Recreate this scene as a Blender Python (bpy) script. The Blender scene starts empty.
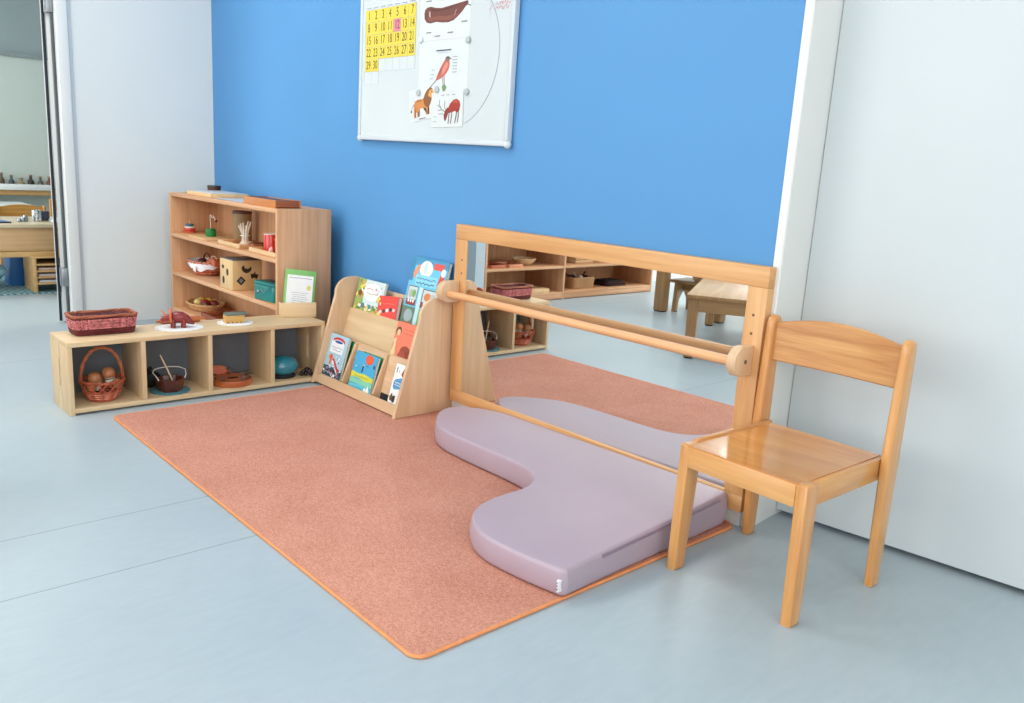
import bpy, bmesh, math, random
from mathutils import Vector, Matrix
random.seed(7)
PI = math.pi
scn = bpy.context.scene
COL = scn.collection

# ------------------------------------------------------------------ materials
def lin(c):
    return tuple(((v/255)/12.92 if v/255 <= .04045 else ((v/255+.055)/1.055)**2.4) for v in c)
_mats = {}
def nodes(name):
    m = bpy.data.materials.new(name); m.use_nodes = True
    nt = m.node_tree; b = nt.nodes['Principled BSDF']
    return m, nt, b
def paint(rgb, rough=.5, metal=0, var=.04, scale=30, name=None, bump=0, coat=0, sheen=0):
    key = ('p', rgb, rough, metal, var, scale, bump, coat, sheen)
    if key in _mats: return _mats[key]
    m, nt, b = nodes(name or 'paint_%d_%d_%d' % rgb)
    c = lin(rgb)
    tc = nt.nodes.new('ShaderNodeTexCoord'); nz = nt.nodes.new('ShaderNodeTexNoise')
    nz.inputs['Scale'].default_value = scale; nz.inputs['Detail'].default_value = 4
    nt.links.new(tc.outputs['Object'], nz.inputs['Vector'])
    r = nt.nodes.new('ShaderNodeValToRGB')
    r.color_ramp.elements[0].position = .3; r.color_ramp.elements[1].position = .7
    r.color_ramp.elements[0].color = (*[v*(1-var) for v in c], 1)
    r.color_ramp.elements[1].color = (*[min(1, v*(1+var)) for v in c], 1)
    nt.links.new(nz.outputs['Fac'], r.inputs['Fac']); nt.links.new(r.outputs['Color'], b.inputs['Base Color'])
    b.inputs['Roughness'].default_value = rough; b.inputs['Metallic'].default_value = metal
    b.inputs['Coat Weight'].default_value = coat; b.inputs['Coat Roughness'].default_value = .15
    if sheen: b.inputs['Sheen Weight'].default_value = sheen
    if bump:
        bp = nt.nodes.new('ShaderNodeBump'); bp.inputs['Strength'].default_value = bump; bp.inputs['Distance'].default_value = .002
        nt.links.new(nz.outputs['Fac'], bp.inputs['Height']); nt.links.new(bp.outputs['Normal'], b.inputs['Normal'])
    _mats[key] = m
    return m
def wood(name, light, dark, axis='x', rough=.42, grain=38, coat=0., contrast=1.0, rings=0.35):
    key = ('w', name, axis)
    if key in _mats: return _mats[key]
    m, nt, b = nodes(name + '_' + axis)
    L, D = lin(light), lin(dark)
    tc = nt.nodes.new('ShaderNodeTexCoord'); mp = nt.nodes.new('ShaderNodeMapping')
    s = {'x': (1.3, grain, grain), 'y': (grain, 1.3, grain), 'z': (grain, grain, 1.3)}[axis]
    mp.inputs['Scale'].default_value = s
    nt.links.new(tc.outputs['Object'], mp.inputs['Vector'])
    n1 = nt.nodes.new('ShaderNodeTexNoise'); n1.inputs['Scale'].default_value = 1; n1.inputs['Detail'].default_value = 5
    n1.inputs['Distortion'].default_value = .6
    nt.links.new(mp.outputs['Vector'], n1.inputs['Vector'])
    n2 = nt.nodes.new('ShaderNodeTexNoise'); n2.inputs['Scale'].default_value = 5; n2.inputs['Detail'].default_value = 3
    nt.links.new(mp.outputs['Vector'], n2.inputs['Vector'])
    n3 = nt.nodes.new('ShaderNodeTexNoise'); n3.inputs['Scale'].default_value = 2.5
    nt.links.new(tc.outputs['Object'], n3.inputs['Vector'])
    a = nt.nodes.new('ShaderNodeMath'); a.operation = 'MULTIPLY_ADD'; a.inputs[1].default_value = .35
    nt.links.new(n2.outputs['Fac'], a.inputs[0]); nt.links.new(n1.outputs['Fac'], a.inputs[2])
    a2 = nt.nodes.new('ShaderNodeMath'); a2.operation = 'MULTIPLY_ADD'; a2.inputs[1].default_value = .4
    nt.links.new(n3.outputs['Fac'], a2.inputs[0]); nt.links.new(a.outputs[0], a2.inputs[2])
    r = nt.nodes.new('ShaderNodeValToRGB')
    r.color_ramp.elements[0].position = .62; r.color_ramp.elements[1].position = 1.0
    r.color_ramp.elements[0].color = (*L, 1); r.color_ramp.elements[1].color = (*D, 1)
    nt.links.new(a2.outputs[0], r.inputs['Fac']); nt.links.new(r.outputs['Color'], b.inputs['Base Color'])
    b.inputs['Roughness'].default_value = rough
    b.inputs['Coat Weight'].default_value = coat; b.inputs['Coat Roughness'].default_value = .12
    bp = nt.nodes.new('ShaderNodeBump'); bp.inputs['Strength'].default_value = .05; bp.inputs['Distance'].default_value = .001
    nt.links.new(a.outputs[0], bp.inputs['Height']); nt.links.new(bp.outputs['Normal'], b.inputs['Normal'])
    _mats[key] = m
    return m
def BIRCH(a='x'): return wood('birch', (229, 203, 163), (213, 183, 140), a, .45)
def BEECH(a='x'): return wood('beech', (226, 179, 136), (206, 153, 111), a, .45)
def RACK(a='x'): return wood('rack_ply', (229, 198, 162), (212, 176, 138), a, .5, grain=22)
def CHAIRW(a='x'): return wood('chair_beech', (228, 173, 108), (204, 140, 76), a, .3, grain=24, coat=.5)
def FRAMEW(a='x'): return wood('frame_pine', (228, 179, 124), (208, 153, 97), a, .42, grain=30)
def TABLEW(a='x'): return wood('table_wood', (198, 155, 102), (170, 126, 78), a, .35, grain=26)

# ------------------------------------------------------------------ mesh builder
class MB:
    def __init__(s): s.bm = bmesh.new(); s.mi = 0; s.M = Matrix.Identity(4)
    def _fin(s, vs, fs):
        if s.M != Matrix.Identity(4):
            for v in vs: v.co = s.M @ v.co
        for f in fs: f.material_index = s.mi
    def mesh(s, co, faces):
        vs = [s.bm.verts.new(c) for c in co]; fs = []
        for f in faces:
            try: fs.append(s.bm.faces.new([vs[i] for i in f]))
            except ValueError: pass
        s._fin(vs, fs); return s
    def box(s, a, b, bev=.0015, seg=2):
        x0, y0, z0 = [min(p, q) for p, q in zip(a, b)]; x1, y1, z1 = [max(p, q) for p, q in zip(a, b)]
        t = bmesh.new()
        vs = [t.verts.new(c) for c in [(x0,y0,z0),(x1,y0,z0),(x1,y1,z0),(x0,y1,z0),(x0,y0,z1),(x1,y0,z1),(x1,y1,z1),(x0,y1,z1)]]
        for f in [(3,2,1,0),(4,5,6,7),(0,1,5,4),(1,2,6,5),(2,3,7,6),(3,0,4,7)]: t.faces.new([vs[i] for i in f])
        if bev: 
            bev = min(bev, .45*min(x1-x0, y1-y0, z1-z0))
            bmesh.ops.bevel(t, geom=t.edges[:], offset=bev, segments=seg, affect='EDGES', profile=.5)
        s.merge(t); return s
    def merge(s, t):
        t.verts.ensure_lookup_table(); idx = {v: i for i, v in enumerate(t.verts)}
        s.mesh([v.co.copy() for v in t.verts], [[idx[v] for v in f.verts] for f in t.faces]); t.free()
    def prism(s, poly, axis, a, b, bev=0, seg=2):
        """poly: list of 2-d points; axis the extrusion axis, from a to b.  x:(y,z) y:(x,z) z:(x,y)"""
        def p3(p, h):
            return {'x': (h, p[0], p[1]), 'y': (p[0], h, p[1]), 'z': (p[0], p[1], h)}[axis]
        t = bmesh.new(); n = len(poly)
        va = [t.verts.new(p3(p, a)) for p in poly]; vb = [t.verts.new(p3(p, b)) for p in poly]
        t.faces.new(va[::-1]); t.faces.new(vb)
        for i in range(n): t.faces.new([va[i], va[(i+1) % n], vb[(i+1) % n], vb[i]])
        bmesh.ops.recalc_face_normals(t, faces=t.faces[:])
        if bev:
            ed = [e for e in t.edges if (e.verts[0] in va) == (e.verts[1] in va)]
            bmesh.ops.bevel(t, geom=ed, offset=bev, segments=seg, affect='EDGES', profile=.5)
        s.merge(t); return s
    def lathe(s, prof, c=(0,0,0), n=24, sx=1, sy=1):
        co = []; fa = []; m = len(prof)
        for (r, z) in prof:
            for i in range(n):
                t = 2*PI*i/n; co.append((c[0]+r*sx*math.cos(t), c[1]+r*sy*math.sin(t), c[2]+z))
        for j in range(m-1):
            for i in range(n): fa.append((j*n+i, j*n+(i+1) % n, (j+1)*n+(i+1) % n, (j+1)*n+i))
        if prof[0][0] > 1e-6: fa.append(tuple(range(n))[::-1])
        if prof[-1][0] > 1e-6: fa.append(tuple((m-1)*n+i for i in range(n)))
        t = bmesh.new(); vs = [t.verts.new(q) for q in co]
        for f in fa:
            try: t.faces.new([vs[i] for i in f])
            except ValueError: pass
        bmesh.ops.remove_doubles(t, verts=t.verts[:], dist=1e-6)
        bmesh.ops.recalc_face_normals(t, faces=t.faces[:])
        s.merge(t); return s
    def tube(s, pts, r, n=8, closed=False):
        pts = [Vector(p) for p in pts]; m = len(pts)
        rr = r if isinstance(r, (list, tuple)) else [r]*m
        co = []; fa = []; prev = None
        for i, p in enumerate(pts):
            if closed: d = pts[(i+1) % m]-pts[i-1]
            else: d = pts[min(i+1, m-1)]-pts[max(i-1, 0)]
            d.normalize()
            if prev is None:
                a = Vector((0,0,1)) if abs(d.z) < .9 else Vector((1,0,0)); u = d.cross(a).normalized()
            else:
                u = prev-d*prev.dot(d); u.normalize()
            prev = u; v = d.cross(u)
            for k in range(n):
                t = 2*PI*k/n; co.append(p+(u*math.cos(t)+v*math.sin(t))*rr[i])
        for i in range(m if closed else m-1):
            j = (i+1) % m
            for k in range(n): fa.append((i*n+k, i*n+(k+1) % n, j*n+(k+1) % n, j*n+k))
        if not closed: fa.append(tuple(range(n))[::-1]); fa.append(tuple((m-1)*n+k for k in range(n)))
        s.mesh(co, fa); return s
    def ball(s, c, r, n=16, sc=(1,1,1)):
        prof = [(math.sin(PI*i/(n//2))*1.0, -math.cos(PI*i/(n//2))) for i in range(n//2+1)]
        prof[0] = (0, -1); prof[-1] = (0, 1)
        t = MB(); t.lathe([(p*r, z*r) for p, z in prof], n=n)
        for v in t.bm.verts: v.co = Vector((v.co.x*sc[0]+c[0], v.co.y*sc[1]+c[1], v.co.z*sc[2]+c[2]))
        s.merge(t.bm); return s
    def build(s, name, mats, parent=None, loc=None, smooth=35):
        me = bpy.data.meshes.new(name); s.bm.to_mesh(me); s.bm.free()
        for m in (mats if isinstance(mats, (list, tuple)) else [mats]): me.materials.append(m)
        if smooth:
            for p in me.polygons: p.use_smooth = True
            try: me.set_sharp_from_angle(angle=math.radians(smooth))
            except Exception: pass
        o = bpy.data.objects.new(name, me); COL.objects.link(o)
        if parent: o.parent = parent
        if loc: o.location = loc
        return o
def box(name, a, b, mat, parent=None, bev=.0015): return MB().box(a, b, bev).build(name, mat, parent)
def tag(o, label, cat, group=None):
    o['label'] = label; o['category'] = cat
    if group: o['group'] = group
    return o
def thing(name, label, cat, loc=(0,0,0), rz=0, group=None, rot=None):
    o = bpy.data.objects.new(name, None); COL.objects.link(o); o.empty_display_size = .05
    o.location = loc; o.rotation_euler = rot or (0, 0, rz); return tag(o, label, cat, group)
def struct(o): o['kind'] = 'structure'; return o
def copy_tree(o, parent=None):
    c = o.copy(); COL.objects.link(c)
    if parent: c.parent = parent
    for ch in [q for q in bpy.data.objects if q.parent == o]: copy_tree(ch, c)
    return c

# flat printed artwork made of thin coloured shapes; u,v in 0..1 of a w x h sheet, y towards the viewer is negative
def art(name, parent, w, h, items, y0=0., step=.00012):
    mb = MB(); mats = []; step = min(step, .0024/max(1, len(items)))
    def midx(c):
        m = paint(c, .55, var=.02)
        if m not in mats: mats.append(m)
        return mats.index(m)
    for k, it in enumerate(items):
        y = y0-step*(k+1); kind = it[0]; mb.mi = midx(it[-1])
        if kind == 'r':
            _, a, b, c, d, _c = it; pts = [(a, b), (c, b), (c, d), (a, d)]
        elif kind == 'e':
            _, cx, cy, rx, ry, _c = it; pts = [(cx+rx*math.cos(2*PI*i/20), cy+ry*math.sin(2*PI*i/20)) for i in range(20)]
        elif kind == 'p': pts = it[1]
        elif kind == 'l':   # poly line of given width
            _, P, lw, _c = it
            for i in range(len(P)-1):
                a = Vector((P[i][0]*w, P[i][1]*h)); b = Vector((P[i+1][0]*w, P[i+1][1]*h)); d = (b-a)
                if d.length < 1e-7: continue
                d.normalize(); n = Vector((-d.y, d.x))*lw/2; d = d*lw*.3
                q = [a-d+n, a-d-n, b+d-n, b+d+n]
                mb.mesh([(p.x, y, p.y) for p in q], [(0,1,2,3)])
            continue
        co = [(p[0]*w, y, p[1]*h) for p in pts]; t = bmesh.new(); vs = [t.verts.new(c) for c in co]
        f = t.faces.new(vs); bmesh.ops.triangulate(t, faces=[f]); mb.merge(t)
    return mb.build(name, mats, parent, smooth=0)
def scribble(x0, x1, y, hgt, c, lw=.0008, n=None, seed=0):
    rnd = random.Random(seed); n = n or 14; P = []
    for i in range(n+1): P.append((x0+(x1-x0)*i/n, y+hgt*(rnd.random()-.5)))
    return ('l', P, lw, c)
_font = None
def text_mesh(name, txt, size, mat, parent, loc, rot=(PI/2,0,0), sx=1, ext=.0002, align='CENTER'):
    cu = bpy.data.curves.new(name, 'FONT'); cu.body = txt; cu.size = size; cu.align_x = align; cu.align_y = 'CENTER'; cu.extrude = ext
    cu.resolution_u = 3
    ob = bpy.data.objects.new(name+'_c', cu); COL.objects.link(ob)
    dg = bpy.context.evaluated_depsgraph_get(); me = bpy.data.meshes.new_from_object(ob.evaluated_get(dg))
    bpy.data.objects.remove(ob); bpy.data.curves.remove(cu)
    me.materials.clear(); me.materials.append(mat); me.name = name
    o = bpy.data.objects.new(name, me); COL.objects.link(o); o.parent = parent; o.location = loc; o.rotation_euler = rot; o.scale = (sx, 1, 1)
    return o

# ------------------------------------------------------------------ camera
cam = bpy.data.cameras.new('camera'); co = bpy.data.objects.new('camera', cam); COL.objects.link(co); scn.camera = co
R3 = [[0.6645199, -0.72076332, -0.19726517], [0.74508181, 0.65926034, 0.10113807], [0.05715249, -0.21418695, 0.97511925]]
mw = Matrix(((R3[0][0], R3[0][2], -R3[0][1], 0), (R3[1][0], R3[1][2], -R3[1][1], -2.0888), (R3[2][0], R3[2][2], -R3[2][1], 1.0), (0, 0, 0, 1)))
co.matrix_world = mw
cam.sensor_width = 36; cam.lens = 827.03*36/1024; cam.clip_start = .02

# ------------------------------------------------------------------ the setting
WHITE = paint((226, 229, 232), .6, var=.01, scale=4, name='white_paint')
GREYW = paint((225, 229, 227), .7, var=.012, scale=3, name='pale_grey_paint')
TRIMW = paint((228, 230, 227), .35, var=.01, scale=4, name='trim_white')
BLUEW = paint((83, 148, 204), .55, var=.03, scale=2, name='blue_paint')
FARW = paint((196, 208, 204), .7, var=.02, scale=2, name='far_wall_green_grey')
FARG = paint((150, 165, 170), .7, var=.02, scale=2, name='far_wall_grey')

def floor_mat():
    m, nt, b = nodes('linoleum_floor'); N = nt.nodes.new; Lk = nt.links.new
    tc = N('ShaderNodeTexCoord'); n1 = N('ShaderNodeTexNoise'); n1.inputs['Scale'].default_value = 1.1; n1.inputs['Detail'].default_value = 6
    n2 = N('ShaderNodeTexNoise'); n2.inputs['Scale'].default_value = 55; n2.inputs['Detail'].default_value = 4
    mp = N('ShaderNodeMapping'); mp.inputs['Scale'].default_value = (1, .25, 1)
    Lk(tc.outputs['Object'], n1.inputs['Vector']); Lk(tc.outputs['Object'], mp.inputs['Vector']); Lk(mp.outputs[0], n2.inputs['Vector'])
    a = N('ShaderNodeMath'); a.operation = 'MULTIPLY_ADD'; a.inputs[1].default_value = .45; Lk(n2.outputs['Fac'], a.inputs[0]); Lk(n1.outputs['Fac'], a.inputs[2])
    r = N('ShaderNodeValToRGB'); r.color_ramp.elements[0].position = .45; r.color_ramp.elements[1].position = .95
    r.color_ramp.elements[0].color = (*lin((164, 180, 187)), 1); r.color_ramp.elements[1].color = (*lin((179, 193, 199)), 1)
    Lk(a.outputs[0], r.inputs['Fac'])
    sp = N('ShaderNodeSeparateXYZ'); Lk(tc.outputs['Object'], sp.inputs[0]); prev = None
    for sx in (-2.293, -1.967, -4.29, -.30, 1.69):
        d = N('ShaderNodeMath'); d.operation = 'SUBTRACT'; d.inputs[1].default_value = sx; Lk(sp.outputs['X'], d.inputs[0])
        ab = N('ShaderNodeMath'); ab.operation = 'ABSOLUTE'; Lk(d.outputs[0], ab.inputs[0])
        if prev is None: prev = ab
        else:
            mn = N('ShaderNodeMath'); mn.operation = 'MINIMUM'; Lk(prev.outputs[0], mn.inputs[0]); Lk(ab.outputs[0], mn.inputs[1]); prev = mn
    lt = N('ShaderNodeMath'); lt.operation = 'LESS_THAN'; lt.inputs[1].default_value = .0013; Lk(prev.outputs[0], lt.inputs[0])
    mx = N('ShaderNodeMix'); mx.data_type = 'RGBA'; Lk(lt.outputs[0], mx.inputs[0]); Lk(r.outputs['Color'], mx.inputs[6]); mx.inputs[7].default_value = (*lin((108, 120, 130)), 1)
    Lk(mx.outputs[2], b.inputs['Base Color'])
    b.inputs['Roughness'].default_value = .38
    bp = N('ShaderNodeBump'); bp.inputs['Strength'].default_value = .04; bp.inputs['Distance'].default_value = .002
    Lk(n2.outputs['Fac'], bp.inputs['Height']); Lk(bp.outputs['Normal'], b.inputs['Normal'])
    return m
struct(MB().box((-10, -6.5, -.1), (3.2, 2.2, 0), 0).build('floor', floor_mat(), smooth=0))
CEIL = 2.9
struct(MB().box((-10, -6.5, CEIL), (3.2, 2.2, CEIL+.1), 0).build('ceiling', WHITE, smooth=0))
struct(MB().box((-5.17, 0, 0), (-1.2243, .15, CEIL), 0).build('wall_back', BLUEW, smooth=0))
struct(MB().box((-5.05, -.012, 0), (-1.2243, 0, .055), .002).build('baseboard_back', TRIMW))
# white column beside the blue wall and the recess with the white sliding door
struct(MB().prism([(-1.2243, -.004), (-1.203, -.004), (-1.2, 0.0), (-1.215, .172), (-1.215, .3), (-1.2243, .3)], 'z', 0, CEIL).build('trim_1', TRIMW, smooth=0))
def slab(name, p, q, t, z0, z1, mat, bev=.002):
    p, q = Vector(p), Vector(q); d = (q-p).normalized(); n = Vector((-d.y, d.x))*t
    return MB().prism([p, q, q+n, p+n], 'z', z0, z1, bev).build(name, mat)
DOORP = paint((206, 214, 217), .5, var=.01, scale=3, name='door_laminate')
d1 = struct(slab('door_1', (-1.2125, .1715), (.75, .37), .04, .018, CEIL-.02, DOORP))
struct(MB().box((-1.2, .43, 0), (3.0, .53, CEIL), 0).build('wall_back_right', WHITE, smooth=0))
# left wall with the doorway; room beyond
yd0, yd1 = -1.78, -.81      # doorway
w = MB().box((-5.17, -.79, 0), (-5.07, 0, CEIL), 0).box((-5.17, -6.4, 0), (-5.07, yd1-1.02, CEIL), 0).box((-5.17, yd1-1.02, 2.35), (-5.07, -.79, CEIL), 0)
struct(w.build('wall_left', GREYW, smooth=0))
# door frame: casing, jamb, rubber seals
struct(MB().box((-5.10, -.784, 0), (-5.062, -.764, 2.35), .002).build('trim_2', paint((198, 206, 210), .45, var=.01, name='casing_grey')))
struct(MB().box((-5.10, -.838, 0), (-5.045, -.784, 2.35), .004).build('trim_3', TRIMW))
struct(MB().box((-5.125, -.847, 0), (-5.102, -.80, 2.35), .001).build('trim_4', paint((70, 76, 84), .6, name='rubber_seal')))
struct(MB().box((-5.176, -.8785, .01), (-5.160, -.8655, 2.33), .001).build('trim_5', paint((26, 30, 44), .6, name='dark_seal')))
struct(MB().box((-5.172, -.8822, .01), (-5.165, -.8790, 2.33), .001).build('trim_6', TRIMW))
struct(MB().box((-5.20, -1.83, 0), (-5.04, -1.78, 2.35), .004).build('trim_7', TRIMW))
struct(MB().box((-5.19, -1.83, 2.30), (-5.045, -.79, 2.38), .004).build('trim_8', TRIMW))
dl = struct(slab('door_2', (-5.14, -.846), (-5.97, -.641), .019, .01, 2.3, TRIMW))
STEEL = paint((158, 163, 168), .35, 1.0, name='brushed_steel')
for z in (.268, 1.72):
    hg = MB(); hg.box((-5.160, -.868, z-.05), (-5.095, -.839, z+.05), .001).tube([(-5.128, -.868, z-.05), (-5.128, -.868, z+.05)], .006, 10)
    for dz in (-.03, 0, .03): hg.tube([(-5.11, -.8705, z+dz), (-5.11, -.866, z+dz)], .004, 8)
    hg.build('hinge', STEEL, dl)
struct(MB().box((-5.07, -1.925, 0), (-4.60, -1.835, CEIL), 0).build('wall_pier', paint((190, 202, 208), .6, var=.01), smooth=0))
# other room shell
struct(MB().box((-9.7, -6.4, 0), (-9.6, 2.1, 1.8), 0).build('wall_far', FARW, smooth=0))
struct(MB().box((-9.7, -6.4, 1.83), (-9.62, 2.1, CEIL), 0).build('wall_far_upper', FARG, smooth=0))
struct(MB().box((-9.7, -6.4, 1.80), (-9.57, 2.1, 1.83), 0).build('trim_9', paint((140, 152, 156), .6), smooth=0))
struct(MB().box((-9.7, 2.0, 0), (-5.07, 2.1, CEIL), 0).build('wall_far_side', FARW, smooth=0))
struct(MB().box((-5.17, .15, 0), (-5.07, 2.1, CEIL), 0).build('wall_partition', FARW, smooth=0))
# wall behind the camera: tall windows
wins = [(-9.3+1.44*i, -9.3+1.44*i+1.36) for i in range(8)]
wb = MB(); x = -9.7
for a, b in wins: wb.box((x, -6.4, 0), (a, -6.25, CEIL), 0); wb.box((a, -6.4, 0), (b, -6.25, .35), 0); wb.box((a, -6.4, 2.65), (b, -6.25, CEIL), 0); x = b
wb.box((x, -6.4, 0), (3.1, -6.25, CEIL), 0)
struct(wb.build('wall_front', WHITE, smooth=0))
for i, (a, b) in enumerate(wins):
    f = MB(); W = .05
    f.box((a, -6.36, .35), (a+W, -6.30, 2.65)).box((b-W, -6.36, .35), (b, -6.30, 2.65)).box((a, -6.36, .35), (b, -6.30, .35+W)).box((a, -6.36, 2.65-W), (b, -6.30, 2.65)).box(((a+b)/2-.025, -6.36, .35), ((a+b)/2+.025, -6.30, 2.65))
    struct(f.build('window_%d' % (i+1), TRIMW))
wr = MB(); y = -6.4
for a, b in [(-5.4, -3.6), (-3.0, -1.2)]: wr.box((3.0, y, 0), (3.1, a, CEIL), 0); wr.box((3.0, a, 0), (3.1, b, .8), 0); wr.box((3.0, a, 2.5), (3.1, b, CEIL), 0); y = b
wr.box((3.0, y, 0), (3.1, .53, CEIL), 0)
struct(wr.build('wall_right', WHITE, smooth=0))
for i, (a, b) in enumerate([(-5.4, -3.6), (-3.0, -1.2)]):
    f = MB(); W = .05
    f.box((3.02, a, .8), (3.08, a+W, 2.5)).box((3.02, b-W, .8), (3.08, b, 2.5)).box((3.02, a, .8), (3.08, b, .8+W)).box((3.02, a, 2.5-W), (3.08, b, 2.5)).box((3.02, (a+b)/2-.025, .8), (3.08, (a+b)/2+.025, 2.5))
    struct(f.build('window_%d' % (i+9), TRIMW))

# ------------------------------------------------------------------ light
def area(loc, rot, sx, sy, power, col):
    l = bpy.data.lights.new('window_light', 'AREA'); l.shape = 'RECTANGLE'; l.size = sx; l.size_y = sy; l.energy = power; l.color = col
    o = bpy.data.objects.new('window_light', l); COL.objects.link(o); o.location = loc; o.rotation_euler = rot
DAY = (1.0, .975, .935)
for a, b in wins: area(((a+b)/2, -6.2, 1.5), (PI/2, 0, 0), b-a, 2.25, (62 if a < -5 else 42 if a < -2.5 else 11), DAY)
for a, b in [(-5.4, -3.6), (-3.0, -1.2)]: area((2.95, (a+b)/2, 1.65), (PI/2, 0, PI/2), b-a, 1.6, 52, DAY)
for x, y in [(-3.6, -1.6), (-.9, -1.6), (-3.6, -4.2), (-.9, -4.2), (-7.4, -1.2), (-7.4, -3.8)]:  # added overhead fill to brighten both rooms; no ceiling fixtures known
    l = bpy.data.lights.new('ceiling_fill_light', 'AREA'); l.shape = 'RECTANGLE'; l.size = 1.2; l.size_y = 1.2; l.energy = 30 if x < -2 else 12; l.color = (1, .98, .95)
    o = bpy.data.objects.new('ceiling_fill_light', l); COL.objects.link(o); o.location = (x, y, CEIL-.06)
wd = bpy.data.worlds.new('sky'); scn.world = wd; wd.use_nodes = True
wn = wd.node_tree; sk = wn.nodes.new('ShaderNodeTexSky'); sk.sky_type = 'NISHITA'; sk.sun_disc = False; sk.sun_elevation = math.radians(40)
wn.links.new(sk.outputs[0], wn.nodes['Background'].inputs[0]); wn.nodes['Background'].inputs[1].default_value = .06
scn.view_settings.view_transform = 'Standard'; scn.view_settings.look = 'None'; scn.view_settings.gamma = 1; scn.view_settings.use_curve_mapping = False
scn.view_settings.exposure = 0.12
scn.cycles.use_denoising = True; scn.cycles.max_bounces = 8; scn.cycles.sample_clamp_indirect = 6; scn.cycles.caustics_reflective = True; scn.cycles.blur_glossy = .5
# ------------------------------------------------------------------ helpers for things authored at world coordinates
def at(L, rz=0):
    m = MB(); m.M = (Matrix.Translation(Vector(L)) @ Matrix.Rotation(rz, 4, 'Z')).inverted(); return m

# ------------------------------------------------------------------ rug
def rug_mat():
    m, nt, b = nodes('terracotta_pile'); N = nt.nodes.new; Lk = nt.links.new
    tc = N('ShaderNodeTexCoord'); n = N('ShaderNodeTexNoise'); n.inputs['Scale'].default_value = 190; n.inputs['Detail'].default_value = 3
    n2 = N('ShaderNodeTexNoise'); n2.inputs['Scale'].default_value = 4; v = N('ShaderNodeTexVoronoi'); v.inputs['Scale'].default_value = 260
    for q in (n, n2, v): Lk(tc.outputs['Object'], q.inputs['Vector'])
    a = N('ShaderNodeMath'); a.operation = 'MULTIPLY_ADD'; a.inputs[1].default_value = .3; Lk(n2.outputs['Fac'], a.inputs[0]); Lk(n.outputs['Fac'], a.inputs[2])
    r = N('ShaderNodeValToRGB'); r.color_ramp.elements[0].position = .45; r.color_ramp.elements[1].position = .85
    r.color_ramp.elements[0].color = (*lin((190, 127, 106)), 1); r.color_ramp.elements[1].color = (*lin((219, 161, 140)), 1)
    Lk(a.outputs[0], r.inputs['Fac']); Lk(r.outputs['Color'], b.inputs['Base Color']); b.inputs['Roughness'].default_value = 1
    b.inputs['Specular IOR Level'].default_value = .1
    bp = N('ShaderNodeBump'); bp.inputs['Strength'].default_value = .5; bp.inputs['Distance'].default_value = .003
    Lk(v.outputs['Distance'], bp.inputs['Height']); Lk(bp.outputs['Normal'], b.inputs['Normal']); return m
def rounded_rect(x0, y0, x1, y1, r, n=6):
    P = []
    for cx, cy, a0 in [(x1-r, y1-r, 0), (x0+r, y1-r, PI/2), (x0+r, y0+r, PI), (x1-r, y0+r, 1.5*PI)]:
        for i in range(n+1):
            a = a0+PI/2*i/n; P.append((cx+r*math.cos(a), cy+r*math.sin(a)))
    return P
RX0, RX1, RY0, RY1 = -3.212, -1.228, -1.182, -.018
t = thing('rug', 'large terracotta pink rug with orange bound edge on the grey floor', 'rug', ((RX0+RX1)/2, (RY0+RY1)/2, 0)); L = t.location
m = at(L); m.prism(rounded_rect(RX0+.006, RY0+.006, RX1-.006, RY1-.006, .03), 'z', .0005, .0075, .002); m.build('pile', rug_mat(), t)
m = at(L); m.tube([(x, y, .0045) for x, y in rounded_rect(RX0+.004, RY0+.004, RX1-.004, RY1-.004, .032, 8)], .0044, 8, True)
m.build('edge_binding', paint((230, 148, 92), .6, var=.08, scale=60, name='orange_binding'), t)['label'] = 'orange bound edge'
RZ = .0078

# ------------------------------------------------------------------ foam mat
def smooth_outline(pts, n=6):
    out = []; m = len(pts)
    for i in range(m):
        p0, p1, p2, p3 = [Vector(pts[(i+k) % m]) for k in (-1, 0, 1, 2)]
        for j in range(n):
            s = j/n; out.append(.5*((2*p1)+(-p0+p2)*s+(2*p0-5*p1+4*p2-p3)*s*s+(-p0+3*p1-3*p2+p3)*s**3))
    return out
def foam_outline():
    P = [(-1.248, -.075), (-1.253, -.050), (-1.268, -.0445), (-1.36, -.043), (-1.60, -.043), (-2.05, -.043), (-2.24, -.046), (-2.34, -.070), (-2.412, -.115), (-2.440, -.170), (-2.420, -.232), (-2.365, -.288), (-2.292, -.340), (-2.21, -.364), (-2.10, -.370), (-1.96, -.370), (-1.84, -.370),
         (-1.755, -.383), (-1.703, -.412), (-1.672, -.455), (-1.660, -.505), (-1.660, -.56), (-1.657, -.63), (-1.633, -.70), (-1.583, -.752), (-1.522, -.781), (-1.45, -.790), (-1.34, -.780), (-1.256, -.764), (-1.236, -.760), (-1.226, -.748), (-1.226, -.73), (-1.232, -.60), (-1.238, -.36), (-1.245, -.15)]
    return smooth_outline(P, 3)
FO = foam_outline()
t = thing('foam_mat', 'L-shaped lilac vinyl foam mat with rounded ends in front of the mirror', 'play mat', (-1.7, -.35, RZ+.002)); L = t.location
VIN = paint((176, 158, 171), .42, var=.03, scale=5, name='lilac_vinyl', bump=.0)
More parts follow.
